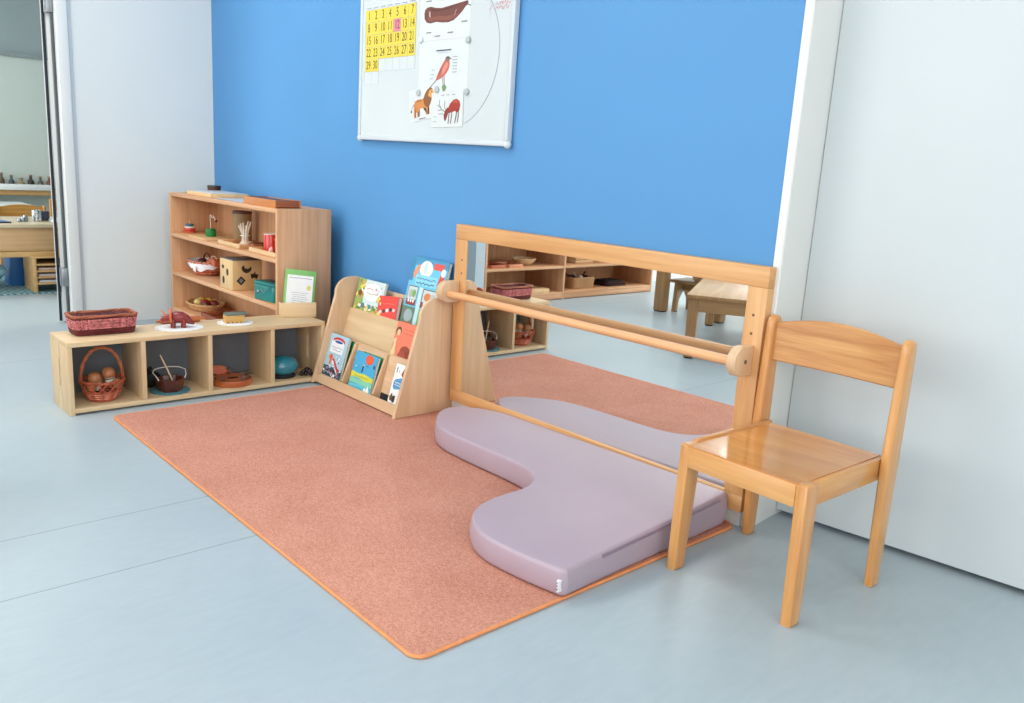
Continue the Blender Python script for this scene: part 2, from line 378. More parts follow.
def foam(mb, outline, z0, z1, r):
    n = len(outline); rings = []
    prof = [(r*(1-math.cos(a)), r*(1-math.sin(a))) for a in [0]]
    lev = []
    for i in range(5):
        a = PI/2*i/4; lev.append((r*(1-math.sin(a)), z0+r*(1-math.cos(a))))
    lev2 = []
    for i in range(5):
        a = PI/2*i/4; lev2.append((r*(1-math.cos(a)), z1-r*(1-math.sin(a))))
    levels = lev+[(-.004, (z0+z1)/2)]+lev2
    C = []
    for i in range(n):
        p, q = outline[i-1], outline[(i+1) % n]; d = (q-p).normalized(); C.append(Vector((-d.y, d.x)))
    co = []; fa = []
    for ins, z in levels:
        for i in range(n): p = outline[i]+C[i]*ins; co.append((p.x, p.y, z))
    for j in range(len(levels)-1):
        for i in range(n): fa.append((j*n+i, j*n+(i+1) % n, (j+1)*n+(i+1) % n, (j+1)*n+i))
    t = bmesh.new(); vs = [t.verts.new(c) for c in co]
    for f in fa: t.faces.new([vs[i] for i in f])
    top = t.faces.new(vs[-n:]); bot = t.faces.new(vs[:n][::-1])
    bmesh.ops.triangulate(t, faces=[top, bot]); bmesh.ops.recalc_face_normals(t, faces=t.faces[:])
    mb.merge(t)
m = at(L); foam(m, FO, RZ+.002, .082, .011)
def mat_h(y, x=-1.25): return .070+.0305*min(1, max(0, (y+.77)/.72))*(.3+.7*min(1, max(0, (x+2.4)/1.15)))
for v in m.bm.verts: v.co.z *= mat_h(v.co.y+L[1], v.co.x+L[0])/.0722
m.build('cover', VIN, t, smooth=50)
seam = at(L)
zp = [(x, y, RZ+mat_h(y)-.009) for x, y in [(-1.233, -.62), (-1.237, -.45), (-1.241, -.25), (-1.248, -.1)]]
seam.tube([(x+.006, y, z) for x, y, z in zp], .0016, 6); seam.tube([(x+.002, y, z+.0045) for x, y, z in zp], .0014, 6)
seam.build('zip_seam', paint((150, 132, 150), .4, name='lilac_zip'), t)
m = at(L); m.box((-1.238, -.770, .026), (-1.231, -.757, .056), .0005); lb = m.build('care_label', paint((236, 236, 240), .5), t); lb['label'] = 'small white care label'
art('label_print', lb, .007, .026, [('r', .2, .1, .8, .3, (90, 90, 100)), ('r', .2, .45, .8, .6, (90, 90, 100)), ('r', .3, .75, .7, .9, (90, 90, 100))]).location = Vector((-1.2385, -.7705, .028))-Vector(L)

# ------------------------------------------------------------------ mirror with pull-up bar
MX0, MX1, MZ0, MZ1 = -2.6153, -1.2120, .054, .7786
MI0, MI1, MI2, MI3 = -2.5414, -1.2755, .105, .7198
t = thing('wall_mirror', 'wide wooden framed wall mirror with a round pull-up bar on the blue wall', 'mirror', ((MX0+MX1)/2, 0, MZ0)); L = t.location
FY = -.036
m = at(L); m.box((MX0, FY, MI3), (MX1, -.001, MZ1), .003); m.build('frame_top_rail', FRAMEW('x'), t)
m = at(L); m.box((MX0, FY, MZ0), (MX1, -.001, MI2), .003); m.build('frame_bottom_rail', FRAMEW('x'), t)
for a, b in [(MX0, MI0), (MI1, MX1)]:
    m = at(L); m.box((a, FY, MI2), (b, -.001, MI3), .002); p = m.build('frame_post', FRAMEW('z'), t)
    cx = (a+b)/2+(.010 if a < -2 else -.004)
    for z in (.64, .587):
        h = at(L); h.tube([(cx, FY-.0006, z), (cx, FY+.004, z)], .0042, 12); h.build('screw_hole', paint((120, 84, 50), .6), p)
m = at(L); m.prism([(MI0-.01, -.0335), (MI1+.01, -.0235), (MI1+.01, -.0175), (MI0-.01, -.0275)], 'z', MI2-.01, MI3+.01)
gm, nt, b = nodes('mirror_silver'); b.inputs['Metallic'].default_value = 1; b.inputs['Roughness'].default_value = .012; b.inputs['Base Color'].default_value = (.86, .89, .88, 1)
m.build('mirror_glass', gm, t, smooth=0)
def bracket(x0, x1):
    zc, r = .512, .043; P = [(-.036, zc-r), (-.036, zc+r)]
    P = [(FY, zc-r)]+[(-.083+r*math.cos(a), zc+r*math.sin(a)) for a in [PI*1.5-PI*i/12 for i in range(13)]]+[(FY, zc+r)]
    m = at(L); m.prism(P, 'x', x0, x1, .003); b = m.build('bracket', RACK('z'), t)
    m = at(L); m.lathe([(0, 0), (.0055, 0), (.006, .0015), (.004, .003), (0, .003)], n=12)
    for v in m.bm.verts: pass
    return b
b1 = bracket(-2.615, -2.578); b2 = bracket(-1.262, -1.232)
for b, x in ((b2, -1.2315), (b1, -2.5775)):
    if b is b1: continue
    s = at(L); s.tube([(x-.002, -.075, .512), (x+.002, -.075, .512)], .0062, 12); s.build('screw', STEEL, b)
m = at(L); m.tube([(-2.59, -.088, .506), (-1.93, -.088, .507), (-1.25, -.088, .508)], .0145, 20); m.build('pull_up_bar', wood('bar', (236, 184, 134), (222, 164, 112), 'x', .38), t)

# ------------------------------------------------------------------ chair
def make_chair(loc, rz, label, group=None, mat=CHAIRW, W=.357, D=.400, sc=1, taper=0):
    t = thing('chair', label, 'chair', loc, rz, group); h = W/2
    def leg(P, x0, x1):      # profile in (y,z), extruded along x
        m = MB(); m.prism(P, 'x', x0, x1, .006, 3); m.build('leg', mat('z'), t)
    yf, yr = -D/2, D/2
    for s in (-1, 1):
        a, b = (-h, -h+.030) if s < 0 else (h-.030, h)
        # front leg: tapering downwards, rounded top
        P = [(yf-.002, 0), (yf+.040, 0), (yf+.052, .20), (yf+.056, .338), (yf+.048, .346), (yf+.006, .348), (yf-.001, .342)]
        m = MB(); t2 = MB(); t2.prism(P, 'x', a, b, .007, 3)
        for v in t2.bm.verts:
            k = 1-v.co.z/.35; v.co.x += s*.006*k
        m.merge(t2.bm); m.build('leg', mat('z'), t)
        # rear leg and back post in one piece, standing just outside the side rails
        a, b = (-h-.021, -h+.004) if s < 0 else (h-.004, h+.021)
        P = [(yr-.040, 0), (yr-.004, 0), (yr, .2), (yr+.002, .345), (yr+.001, .50), (yr, .612)]
        P += [(yr-.021+.021*math.cos(q), .630+.021*math.sin(q)) for q in [PI*i/8 for i in range(9)]]+[(yr-.043, .612), (yr-.050, .48), (yr-.056, .345), (yr-.050, .2)]
        m = MB(); m.prism(P, 'x', a, b, .007, 3); m.build('leg', mat('z'), t)
    # rails
    m = MB(); m.box((-h+.026, yf-.001, .288), (h-.028, yf+.022, .343), .004); m.build('front_rail', mat('x'), t)
    m = MB(); m.box((-h+.018, yr-.044, .290), (h-.018, yr-.022, .338), .004); m.build('rear_rail', mat('x'), t)
    for s in (-1, 1):
        a, b = (-h+.0045, -h+.020) if s < 0 else (h-.020, h-.0045)
        m = MB(); m.box((a, yf+.045, .288), (b, yr-.012, .352 if s < 0 else .346), .003); m.build('side_rail', mat('y'), t)
    # seat, slightly dished
    bm = bmesh.new(); nx, ny = 20, 20; x0, x1, y0, y1 = -h+.019, h-.020, yf+.001, yr-.020; co = []; fa = []
    def zz(u, v): return .3465-.009*math.sin(PI*u)**1.2*math.sin(PI*min(1, v*1.02))**1.0*(.4+.6*v)
    for j in range(ny+1):
        for i in range(nx+1): co.append((x0+(x1-x0)*i/nx, y0+(y1-y0)*j/ny, zz(i/nx, j/ny)))
    k = len(co)
    for j in range(ny+1):
        for i in range(nx+1): co.append((x0+(x1-x0)*i/nx, y0+(y1-y0)*j/ny, .331))
    for j in range(ny):
        for i in range(nx):
            a = j*(nx+1)+i; fa.append((a, a+1, a+nx+2, a+nx+1)); fa.append((k+a, k+a+nx+1, k+a+nx+2, k+a+1))
    for i in range(nx): fa.append((i+1, i, k+i, k+i+1)); a = ny*(nx+1)+i; fa.append((a, a+1, k+a+1, k+a))
    for j in range(ny): a = j*(nx+1); fa.append((a, a+nx+1, k+a+nx+1, k+a)); a += nx; fa.append((a+nx+1, a, k+a, k+a+nx+1))
    m = MB(); m.mesh(co, fa); m.build('seat', mat('x') if mat is not CHAIRW else wood('seat_beech', (232, 168, 92), (208, 136, 64), 'x', .2, grain=12, coat=.8), t)
    # back panel, arched top, gently bowed in plan
    n = 16; co = []; fa = []
    for i in range(n+1):
        u = i/n; x = -h+.001+(W-.002)*u; yb = yr-.022+.008*math.sin(PI*u); zt = .632+.026*math.sin(PI*u)**1.0; zb = .525
        for y, z in [(yb-.008, zb+.003), (yb-.008, zt-.003), (yb-.005, zt), (yb+.005, zt), (yb+.008, zt-.003), (yb+.008, zb+.003), (yb+.005, zb), (yb-.005, zb)]: co.append((x, y, z))
    for i in range(n):
        for k in range(8): fa.append((i*8+k, i*8+(k+1) % 8, (i+1)*8+(k+1) % 8, (i+1)*8+k))
    fa.append(tuple(range(8))[::-1]); fa.append(tuple(n*8+k for k in range(8)))
    tb = bmesh.new(); vs = [tb.verts.new(c) for c in co]
    for f in fa: tb.faces.new([vs[i] for i in f])
    bmesh.ops.recalc_face_normals(tb, faces=tb.faces[:])
    m = MB(); m.merge(tb); m.build('backrest', mat('x') if mat is not CHAIRW else wood('back_beech', (214, 161, 98), (182, 118, 60), 'x', .32, grain=34, coat=.5), t)
    for ch in bpy.data.objects:
        if ch.parent == t:
            for v in ch.data.vertices: v.co.x *= 1+taper*v.co.y/(D/2)
    if sc != 1: t.scale = (sc,)*3
    return t
make_chair((-1.0045, -.207, 0), math.radians(-1.5), "child's orange-toned beech chair standing by the white sliding door", mat=CHAIRW)

# ------------------------------------------------------------------ book rack
BX0, BX1 = -3.2955, -2.622
t = thing('book_rack', 'light birch three-tier book display rack standing between the shelves and mirror', 'bookcase', ((BX0+BX1)/2, -.15, RZ)); L = t.location
prof = [(-.285, RZ)]
prof = [(-.006, RZ), (-.303, RZ), (-.188, .405)]
cx, cz, r = -.112, .404, .078
prof += [(cx+r*math.cos(a), cz+r*math.sin(a)) for a in [math.radians(168-78*i/8) for i in range(9)]]
prof += [(-.075, .4825), (-.048, .474), (-.026, .455), (-.011, .425), (-.006, .39)]
for a, b in [(BX0, BX0+.018), (BX1-.018, BX1)]:
    m = at(L); m.prism(prof, 'x', a, b, .003); m.build('side_panel', RACK('z'), t)
def lean_panel(name, y0, z0, z1, th, mat, k=.28, x0=BX0+.017, x1=BX1-.017):
    m = at(L); P = [(y0+(z0-z0)*k, z0), (y0+th, z0), (y0+th+(z1-z0)*k, z1), (y0+(z1-z0)*k, z1)]
    m.prism(P, 'x', x0, x1, .0015); m.build(name, mat, t)
KS = .28
lean_panel('bottom_lip', -.289, .013, .050, .012, RACK('x'))
m = at(L); m.box((BX0+.017, -.28, .012), (BX1-.017, -.04, .024)); m.build('bottom_shelf', RACK('x'), t)
lean_panel('lower_divider_panel', -.236, .024, .216, .009, RACK('x'))       # books of tier 1 lean on it
m = at(L); m.box((BX0+.017, -.20, .150), (BX1-.017, -.10, .159)); m.build('middle_shelf', RACK('x'), t)
lean_panel('upper_divider_panel', -.172, .150, .343, .009, wood('pale_ply', (224, 198, 158), (210, 180, 138), 'x', .5, grain=18))
m = at(L); m.box((BX0+.017, -.1285, .270), (BX1-.017, -.03, .279)); m.build('upper_shelf', RACK('x'), t)
lean_panel('back_panel', -.098, .20, .440, .009, RACK('x'), k=.26)
for x in (-3.10, -2.853):      # upright partitions between the front compartments
    m = at(L); m.prism([(-.262, .052), (-.236+.0, .024), (-.184, .214), (-.196, .214)], 'x', x, x+.012, .001); m.build('partition', RACK('z'), t)
BLK = paint((24, 24, 26), .7)
for x0, x1 in [(-3.112, -3.088), (-2.830, -2.742)]:
    m = at(L); m.prism([(-.2385, .030), (-.2365, .030), (-.2281, .060), (-.2301, .060)], 'x', x0, x1); m.build('felt_pad', BLK, t)['label'] = 'black pad at the foot of the rack compartment'

# ------------------------------------------------------------------ books
def make_book(label, x, y, z, w, h, th, cover, items, lean=.273, yaw=0, roll=0, back=None):
    """x,y,z = bottom left front corner of the cover"""
    rot = Matrix.Rotation(yaw, 4, 'Z') @ Matrix.Rotation(-lean, 4, 'X') @ Matrix.Rotation(roll, 4, 'Y')
    t = thing('picture_book', label, 'book', (x, y, z), rot=rot.to_euler(), group='picture books on the rack')
    C = paint(cover, .35, var=.03, scale=20); m = MB()
    m.box((0, 0, 0), (w, .0018, h), .0006); m.box((0, th-.0018, 0), (w, th, h), .0006); m.box((-.001, 0, 0), (.0012, th, h), .0005); m.build('cover', C, t)
    MB().box((.001, .0018, .003), (w-.003, th-.0018, h-.003), 0).build('pages', paint((240, 234, 220), .8, var=.06, scale=200), t)
    if back:
        o = art('back_print', t, w, h, [('r', .0, .0, 1, 1, back)]); o.rotation_euler = (0, 0, PI); o.location = (w, th, 0)
    art('cover_picture', t, w, h, items); return t
W_ = (240, 242, 240)
rr = random.Random(3)
def dots(n, x0, y0, x1, y1, cols, r0=.02, r1=.05, asp=1, seed=1):
    q = random.Random(seed); return [('e', q.uniform(x0, x1), q.uniform(y0, y1), q.uniform(r0, r1), q.uniform(r0, r1)*asp, q.choice(cols)) for _ in range(n)]
# front tier, left: grey-blue cover with red arch and a busy black and white street
it = [('r', 0, 0, 1, 1, (168, 204, 220)), ('r', 0, .0, 1, .30, (70, 84, 104)), ('r', .12, .60, .82, .86, (236, 240, 242)), ('e', .5, .86, .33, .085, (204, 54, 58)), ('e', .5, .83, .30, .06, (238, 240, 242)), ('e', .5, .845, .22, .03, (58, 90, 150)),
      scribble(.2, .76, .72, .02, (90, 110, 160), .002, 10, 4), scribble(.25, .72, .66, .02, (90, 110, 160), .002, 10, 5), ('e', .28, .50, .10, .06, (226, 106, 60)), ('r', .24, .34, .34, .47, (226, 120, 70)), ('p', [(.35, .44), (.8, .16), (.9, .22), (.45, .50)], (214, 60, 52)), ('p', [(.38, .42), (.78, .17), (.80, .19), (.42, .45)], (240, 240, 240))]
it += dots(40, .05, .03, .95, .30, [(235, 238, 240), (40, 46, 56), (120, 150, 170), (208, 70, 60), (230, 232, 236)], .02, .05, .6, 11) + dots(14, .5, .3, .95, .55, [(235, 238, 240), (140, 180, 200), (60, 120, 150)], .02, .04, .6, 12)
it += dots(26, .08, .03, .55, .34, [(236, 238, 240), (30, 36, 46), (70, 110, 140), (150, 176, 190)], .015, .03, .7, 71) + [scribble(.05+.02*i, .9, .05+.055*i, .05, c, .0015, 22, 80+i) for i, c in enumerate([(240, 240, 242), (30, 34, 44), (236, 238, 240), (40, 60, 84)])]
make_book('grey-blue picture book with red arch and busy street cover, front tier left', -3.277, -.264, .028, .155, .212, .014, (80, 120, 90), it)
m_green = make_book('green book standing just behind the grey-blue picture book in front tier', -3.262, -.2395, .0265, .148, .196, .004, (52, 140, 74), [('r', 0, 0, 1, 1, (52, 140, 74)), ('r', .8, .1, .96, .9, (44, 120, 62))])
# front tier, middle: sea blue with a red sun and small boat
it = [('r', 0, 0, 1, 1, (74, 170, 214)), ('r', 0, 0, 1, .22, (66, 176, 196)), ('r', .0, .22, 1, .34, (130, 205, 176)), ('p', [(0, .34), (.3, .37), (.7, .33), (1, .36), (1, .46), (.6, .50), (.3, .47), (0, .50)], (206, 210, 76)), ('p', [(0, .12), (.5, .16), (1, .1), (1, .16), (.5, .22), (0, .18)], (104, 196, 214)),
      ('e', .66, .87, .17, .12, (232, 84, 52)), ('e', .66, .87, .12, .085, (238, 98, 60)), ('p', [(.42, .52), (.47, .52), (.49, .68), (.44, .68)], (40, 50, 66)), ('e', .475, .70, .03, .022, (230, 180, 150)), ('e', .92, .74, .04, .05, (60, 70, 90)), ('p', [(.66, .04), (.96, .04), (.92, .14), (.70, .14)], W_), ('p', [(.8, .14), (.86, .27), (.94, .14)], W_), ('p', [(.70, .14), (.78, .22), (.79, .14)], W_), scribble(.15, .8, .41, .02, (150, 170, 60), .002, 12, 8), ('p', [(.6, .70), (.68, .69), (.64, .72)], (60, 70, 90)), ('p', [(.12, .6), (.2, .63), (.16, .66)], (220, 240, 244))]
make_book('sky blue picture book with red sun and white boat, front tier middle', -3.043, -.265, .028, .172, .176, .014, (60, 120, 120), it)
make_book('thick green-spined book behind the red sun picture book', -3.026, -.240, .0265, .166, .172, .004, (70, 150, 84), [('r', 0, 0, 1, 1, (70, 150, 84))])
# front tier, right: white cover with blue cloud title and dog
it = [('r', 0, 0, 1, 1, (240, 242, 242)), ('e', .45, .56, .36, .12, (84, 156, 206)), ('e', .3, .5, .2, .08, (84, 156, 206)), ('e', .6, .62, .22, .09, (84, 156, 206)), scribble(.18, .72, .58, .02, W_, .0025, 10, 2), scribble(.2, .7, .53, .02, W_, .002, 10, 3), ('p', [(.06, .24), (.2, .34), (.3, .26), (.48, .3), (.5, .16), (.4, .12), (.22, .16), (.1, .16)], (98, 78, 56)), ('e', .38, .21, .10, .08, (60, 46, 36)),
      ('p', [(.54, .8), (.66, .93), (.8, .86), (.78, .76), (.62, .74)], (150, 60, 50)), ('e', .74, .80, .07, .05, (50, 50, 56)), ('p', [(.13, .8), (.18, .8), (.2, .92), (.15, .93)], (70, 70, 76)), ('e', .2, .05, .13, .035, (70, 90, 130)), ('e', .72, .06, .2, .05, (64, 92, 150)), ('e', .78, .08, .06, .03, (220, 226, 232)), ('p', [(.66, .24), (.8, .3), (.72, .18)], (180, 186, 190)), ('e', .35, .84, .04, .03, (190, 200, 206))]
make_book('white picture book with blue cloud title and brown dog, front tier right', -2.738, -.264, .028, .090, .182, .012, (225, 226, 226), it)
# middle tier: coral book with a person under a round tree
it = [('r', 0, 0, 1, 1, (236, 128, 100)), scribble(.3, .9, .86, .02, (200, 90, 70), .002, 12, 2), scribble(.3, .8, .78, .02, (200, 90, 70), .002, 10, 3), ('p', [(-.0, 0), (0, .34), (.06, .5), (.0, .6), (.1, .66), (.14, .4), (.16, .2), (.3, 0)], (238, 200, 150)), ('e', .12, .80, .1, .09, (92, 62, 46)), ('e', .13, .77, .065, .07, (236, 190, 150)), ('p', [(.14, .0), (.14, .16), (.3, .24), (.46, .16), (.5, 0)], (78, 130, 108)),
      ('e', .52, .40, .2, .13, (150, 66, 46)), ('e', .72, .30, .22, .16, (136, 58, 40)), ('e', .42, .30, .14, .11, (164, 76, 54)), ('p', [(.56, 0), (.6, .22), (.8, .22), (.9, 0)], (244, 130, 60)), ('e', .90, .1, .1, .12, (120, 50, 36))]
make_book('coral picture book with round brown tree, on the middle tier', -2.855, -.1882, .1605, .188, .200, .007, (216, 108, 84), it, lean=.273)
# top tier
YG = [(232, 206, 70), (120, 168, 70), (236, 232, 214), (196, 140, 80), (90, 140, 80), (240, 220, 110)]
it = [('r', 0, 0, 1, 1, (206, 224, 226)), ('r', 0, 0, 1, .42, (188, 186, 92)), ('r', 0, 0, .28, 1, (150, 176, 96)), ('e', .58, .74, .34, .19, (244, 246, 246)), scribble(.34, .84, .80, .03, (206, 96, 84), .003, 12, 5), scribble(.38, .8, .71, .03, (206, 96, 84), .003, 12, 6)] + dots(46, .02, .02, .98, .44, YG, .03, .07, .8, 21) + dots(16, .02, .44, .28, .96, YG+[(120, 76, 50)], .03, .06, .8, 22) + [('e', .34, .42, .07, .06, (70, 120, 160)), ('e', .6, .42, .06, .05, (80, 136, 150)), ('e', .14, .68, .07, .07, (126, 74, 44)), ('e', .86, .62, .05, .08, (230, 200, 90))]
it += dots(60, .02, .02, .98, .46, YG+[(70, 110, 60), (206, 110, 60), (250, 244, 200)], .012, .03, .9, 23) + dots(20, .6, .5, .98, .95, [(236, 220, 150), (150, 190, 200), (230, 236, 236)], .015, .03, 1, 24)
make_book('yellow and green illustrated picture book with white oval title, top tier left', -3.262, -.1255, .281, .215, .205, .012, (190, 208, 200), it, lean=.262)
it = [('r', 0, 0, 1, 1, (228, 74, 66)), scribble(.2, .8, .78, .03, (240, 130, 120), .002, 10, 2)] + [('e', .18+.17*i, .52+.03*i, .075, .055, c) for i, c in enumerate([(228, 214, 214), (90, 60, 66), (236, 226, 224), (80, 56, 60)])] + [('e', .84, .60, .07, .05, (226, 210, 212)), ('p', [(.0, .22), (.6, .30), (1, .20), (1, .24), (.6, .34), (0, .26)], (240, 120, 104)), ('p', [(.05, .08), (.5, .16), (.5, .18), (.05, .1)], (240, 140, 120))]
make_book('red book with a row of small round figures leaning on the top tier', -3.062, -.1255, .281, .148, .150, .020, (170, 40, 48), it, lean=.262, roll=-.09)
def win(x0, y0, x1, y1, body, roof):
    w, h = x1-x0, y1-y0
    return [('r', x0, y0, x1, y1, (96, 62, 60)), ('r', x0+.04*w, y0+.04*h, x1-.04*w, y1-.04*h, (200, 214, 214)), ('e', x0+.35*w, y0+.6*h, .22*w, .22*h, body), ('e', x0+.68*w, y0+.62*h, .2*w, .2*h, roof), ('r', x0+.04*w, y0+.04*h, x1-.04*w, y0+.30*h, (160, 66, 66)), ('e', x0+.25*w, y0+.22*h, .09*w, .08*h, W_), ('e', x0+.5*w, y0+.22*h, .09*w, .08*h, W_), ('e', x0+.75*w, y0+.22*h, .09*w, .08*h, W_)]
it = [('r', 0, 0, 1, 1, (110, 196, 226)), ('r', .0, .9, 1, 1, (70, 150, 190)), ('r', .0, .70, .1, .98, (60, 140, 180)), ('e', .42, .87, .18, .10, (238, 242, 244)), ('e', .40, .88, .06, .07, (200, 220, 236)), ('r', .62, .88, .9, .96, (222, 90, 84)), ('p', [(.08, .80), (.2, .92), (.26, .88), (.14, .72)], (232, 150, 110)), ('r', .18, .66, .78, .79, (140, 212, 236)), scribble(.22, .74, .75, .03, (40, 110, 150), .003, 14, 7), scribble(.22, .72, .69, .03, (40, 100, 140), .004, 14, 9), ('p', [(.80, .70), (.98, .70), (.94, .84), (.84, .86)], (214, 86, 66)), ('e', .9, .86, .06, .05, (238, 238, 238)),
      ('r', .36, 0, .46, .64, (196, 228, 236))] + win(.05, .40, .32, .64, (180, 180, 170), (120, 170, 100)) + win(.47, .40, .92, .63, (214, 130, 80), (190, 196, 190)) + [('r', 0, 0, .36, .38, (98, 132, 112)), ('e', .2, .27, .12, .08, (160, 176, 180)), ('r', .12, .08, .32, .19, (184, 120, 70)), ('r', .10, .02, .30, .07, (220, 226, 226)), ('r', .47, 0, 1, .38, (120, 180, 130)), ('e', .6, .2, .1, .1, (70, 130, 90))]
make_book('large sky blue picture book with little framed windows, tallest on the rack', -2.912, -.1035, .281, .250, .345, .018, (44, 110, 150), it, lean=.235, back=(176, 190, 196))

# ------------------------------------------------------------------ low cube shelf
SX0, SX1, SY0, SY1, SZ = -3.532, -3.297, -1.300, -.232, .281; TH = .018
t = thing('low_cube_shelf', 'low birch shelf of four open cubes along the rug', 'shelf', ((SX0+SX1)/2, (SY0+SY1)/2, 0)); L = t.location
m = at(L); m.box((SX0, SY0, SZ-TH), (SX1, SY1, SZ)); m.build('top_panel', BIRCH('y'), t)
m = at(L); m.box((SX0, SY0+TH, .008), (SX1, SY1-TH, .026)); m.build('bottom_panel', BIRCH('y'), t)
for y in (SY0, SY1-TH):     # end panels with a hand slot
    m = at(L); xs0, xs1, zs0, zs1 = -3.426, -3.408, .09, .20
    m.box((SX0, y, 0), (xs0, y+TH, SZ-TH), .001).box((xs1, y, 0), (SX1, y+TH, SZ-TH), .001).box((xs0, y, 0), (xs1, y+TH, zs0), 0).box((xs0, y, zs1), (xs1, y+TH, SZ-TH), 0)
    m.build('end_panel', BIRCH('z'), t)
for y in (-1.036, -.770, -.494):
    m = at(L); m.box((SX0+.004, y, .026), (SX1-.0005, y+TH, SZ-TH)); m.build('divider', BIRCH('z'), t)
GB = paint((104, 112, 120), .8, var=.05, name='grey_backboard')
m = at(L); m.box((SX0+.001, SY0+TH, .026), (SX0+.004, SY1-TH, SZ-TH), 0); m.build('back_board', GB, t)['label'] = 'dark grey back board'

# ------------------------------------------------------------------ tall shelf
TX0, TX1, TY0, TY1, TZ = -4.879, -3.534, -.347, -.070, .766
t = thing('tall_shelf', 'tall beech bookcase with three visible compartments against the blue wall', 'shelf', ((TX0+TX1)/2, (TY0+TY1)/2, 0)); L = t.location
for a in (TX0, TX1-.02):
    m = at(L); m.box((a, TY0, 0), (a+.02, TY1, TZ)); m.build('side_panel', BEECH('z'), t)
for nm, z in (('top_panel', TZ-.02), ('shelf_board', .517), ('shelf_board', .297), ('shelf_board', .085)):
    m = at(L); m.box((TX0+.0202, TY0+.0004, z), (TX1-.0202, TY1-.006, z+.02)); m.build(nm, BEECH('x'), t)
m = at(L); m.box((TX0+.02, TY1-.006, .03), (TX1-.02, TY1, TZ-.001), 0); m.build('back_board', BEECH('z'), t)
m = at(L); m.box((TX0+.0202, TY0+.02, .0), (TX1-.0202, TY0+.035, .085)); m.build('plinth', BEECH('x'), t)
Z1, Z2, Z3, ZT = .5375, .3175, .1055, .7665

# ------------------------------------------------------------------ whiteboard
BO = Vector((-3.382, -.022, 1.096)); bl = math.atan2(1.082-1.096, 1.033); BW, BH = 1.033, .78
t = thing('whiteboard', 'white magnetic board with slim pale frame high on the blue wall', 'whiteboard', BO, rot=(0, -bl, 0)); wbt = t
def bp(x, z):     # world x,z -> board-local u,w
    dx, dz = x-BO.x, z-BO.z; c, s = math.cos(bl), math.sin(bl); return (dx*c+dz*s, -dx*s+dz*c)
MB().box((.012, 0, .012), (BW-.012, .018, BH-.012), 0).build('board_surface', paint((205, 214, 217), .16, var=.01, scale=3, name='whiteboard_enamel'), t, smooth=0)
fr = MB(); fr.box((0, -.006, 0), (BW, .02, .018), .004, 3).box((0, -.006, BH-.018), (BW, .02, BH), .004, 3).box((0, -.006, .018), (.018, .02, BH-.018), .004, 3).box((BW-.018, -.006, .018), (BW, .02, BH-.018), .004, 3)
fr.build('board_frame', paint((206, 214, 220), .35, var=.01, name='board_frame_grey'), t)
for x, z in [(0, 0), (BW, 0), (0, BH), (BW, BH)]:
    MB().ball((x+(.008 if x == 0 else -.008), .006, z+(.008 if z == 0 else -.008)), .016, 14, (1, .9, 1)).build('corner_cap', paint((214, 220, 226), .4), t)
ink = MB()   # drawn pen circle
cx, cz, R = bp(-2.70, 1.428)[0], bp(-2.70, 1.428)[1], .278
pts = [(cx+R*math.cos(a), -.0006, cz+R*math.sin(a)) for a in [math.radians(-70+160*i/60) for i in range(61)]]
ink.tube(pts, .0008, 5); ink.build('pen_circle', paint((120, 140, 150), .5), t)
rd = [scribble(.0, 1, .75, .5, (206, 130, 150), .0022, 22, 31), scribble(.0, .9, .2, .45, (206, 120, 142), .0022, 24, 32), ('l', [(.5, .5), (.52, 2.0), (.66, 2.0), (.66, .9)], .003, (206, 120, 142)), ('l', [(-.4, .1), (-.1, .6)], .002, (206, 150, 160)), ('l', [(-.25, 1.4), (-.3, -.8)], .002, (190, 170, 176))]
o = art('marker_writing', t, .085, .03, rd); u = bp(-2.46, 1.565); o.location = (u[0], 0, u[1])

# magnets, sheets and calendar lie on the board and are things of their own
def board_thing(name, label, cat, x, z, dy=0., rz=0., group=None):
    u, w_ = bp(x, z); M = (Matrix.Translation(BO) @ Matrix.Rotation(-bl, 4, 'Y'))
    p = M @ Vector((u, dy, w_)); e = (Matrix.Rotation(-bl, 4, 'Y') @ Matrix.Rotation(rz, 4, 'Y')).to_euler()
    return thing(name, label, cat, p, rot=e, group=group)
PAP = paint((214, 221, 222), .5, var=.01, scale=10, name='white_paper')
def sheet(name, label, x, z, w, h, items, dy, rz=0., cat='poster'):
    s = board_thing(name, label, cat, x, z, dy, rz)
    MB().box((0, -.0006, 0), (w, 0, h), 0).build('paper', PAP, s, smooth=0)
    art('printed_picture', s, w, h, items, -.0006); return s
GRY = (120, 126, 132)
slug = (112, 62, 54)
P = [(.14, .50), (.18, .38), (.3, .34), (.5, .33), (.66, .36), (.8, .46), (.92, .62), (.86, .68), (.7, .66), (.5, .60), (.34, .60), (.2, .60)]
it = [('p', [(.085, .30), (.095, .24), (.14, .20), (.22, .185), (.34, .195), (.46, .18), (.58, .175), (.68, .19), (.76, .225), (.84, .27), (.90, .315), (.95, .345), (.955, .365), (.90, .375), (.80, .365), (.68, .355), (.56, .345), (.44, .335), (.32, .345), (.22, .365), (.14, .36), (.10, .34)], slug),
      ('p', [(.15, .225), (.24, .205), (.36, .215), (.5, .20), (.62, .198), (.72, .225), (.78, .26), (.66, .25), (.52, .24), (.38, .255), (.24, .25), (.17, .26)], (134, 78, 66)), ('p', [(.2, .34), (.36, .325), (.5, .325), (.7, .342), (.82, .352), (.6, .315), (.4, .305), (.25, .315)], (88, 46, 42)), ('e', .20, .285, .016, .03, (200, 170, 160)), ('l', [(.90, .35), (.97, .41)], .003, (60, 40, 40)), ('l', [(.92, .34), (1.0, .32)], .003, (60, 40, 40)), ('l', [(.70, .245), (.73, .30)], .002, (214, 190, 186)), ('l', [(.18, .32), (.22, .25)], .002, (214, 190, 186))]
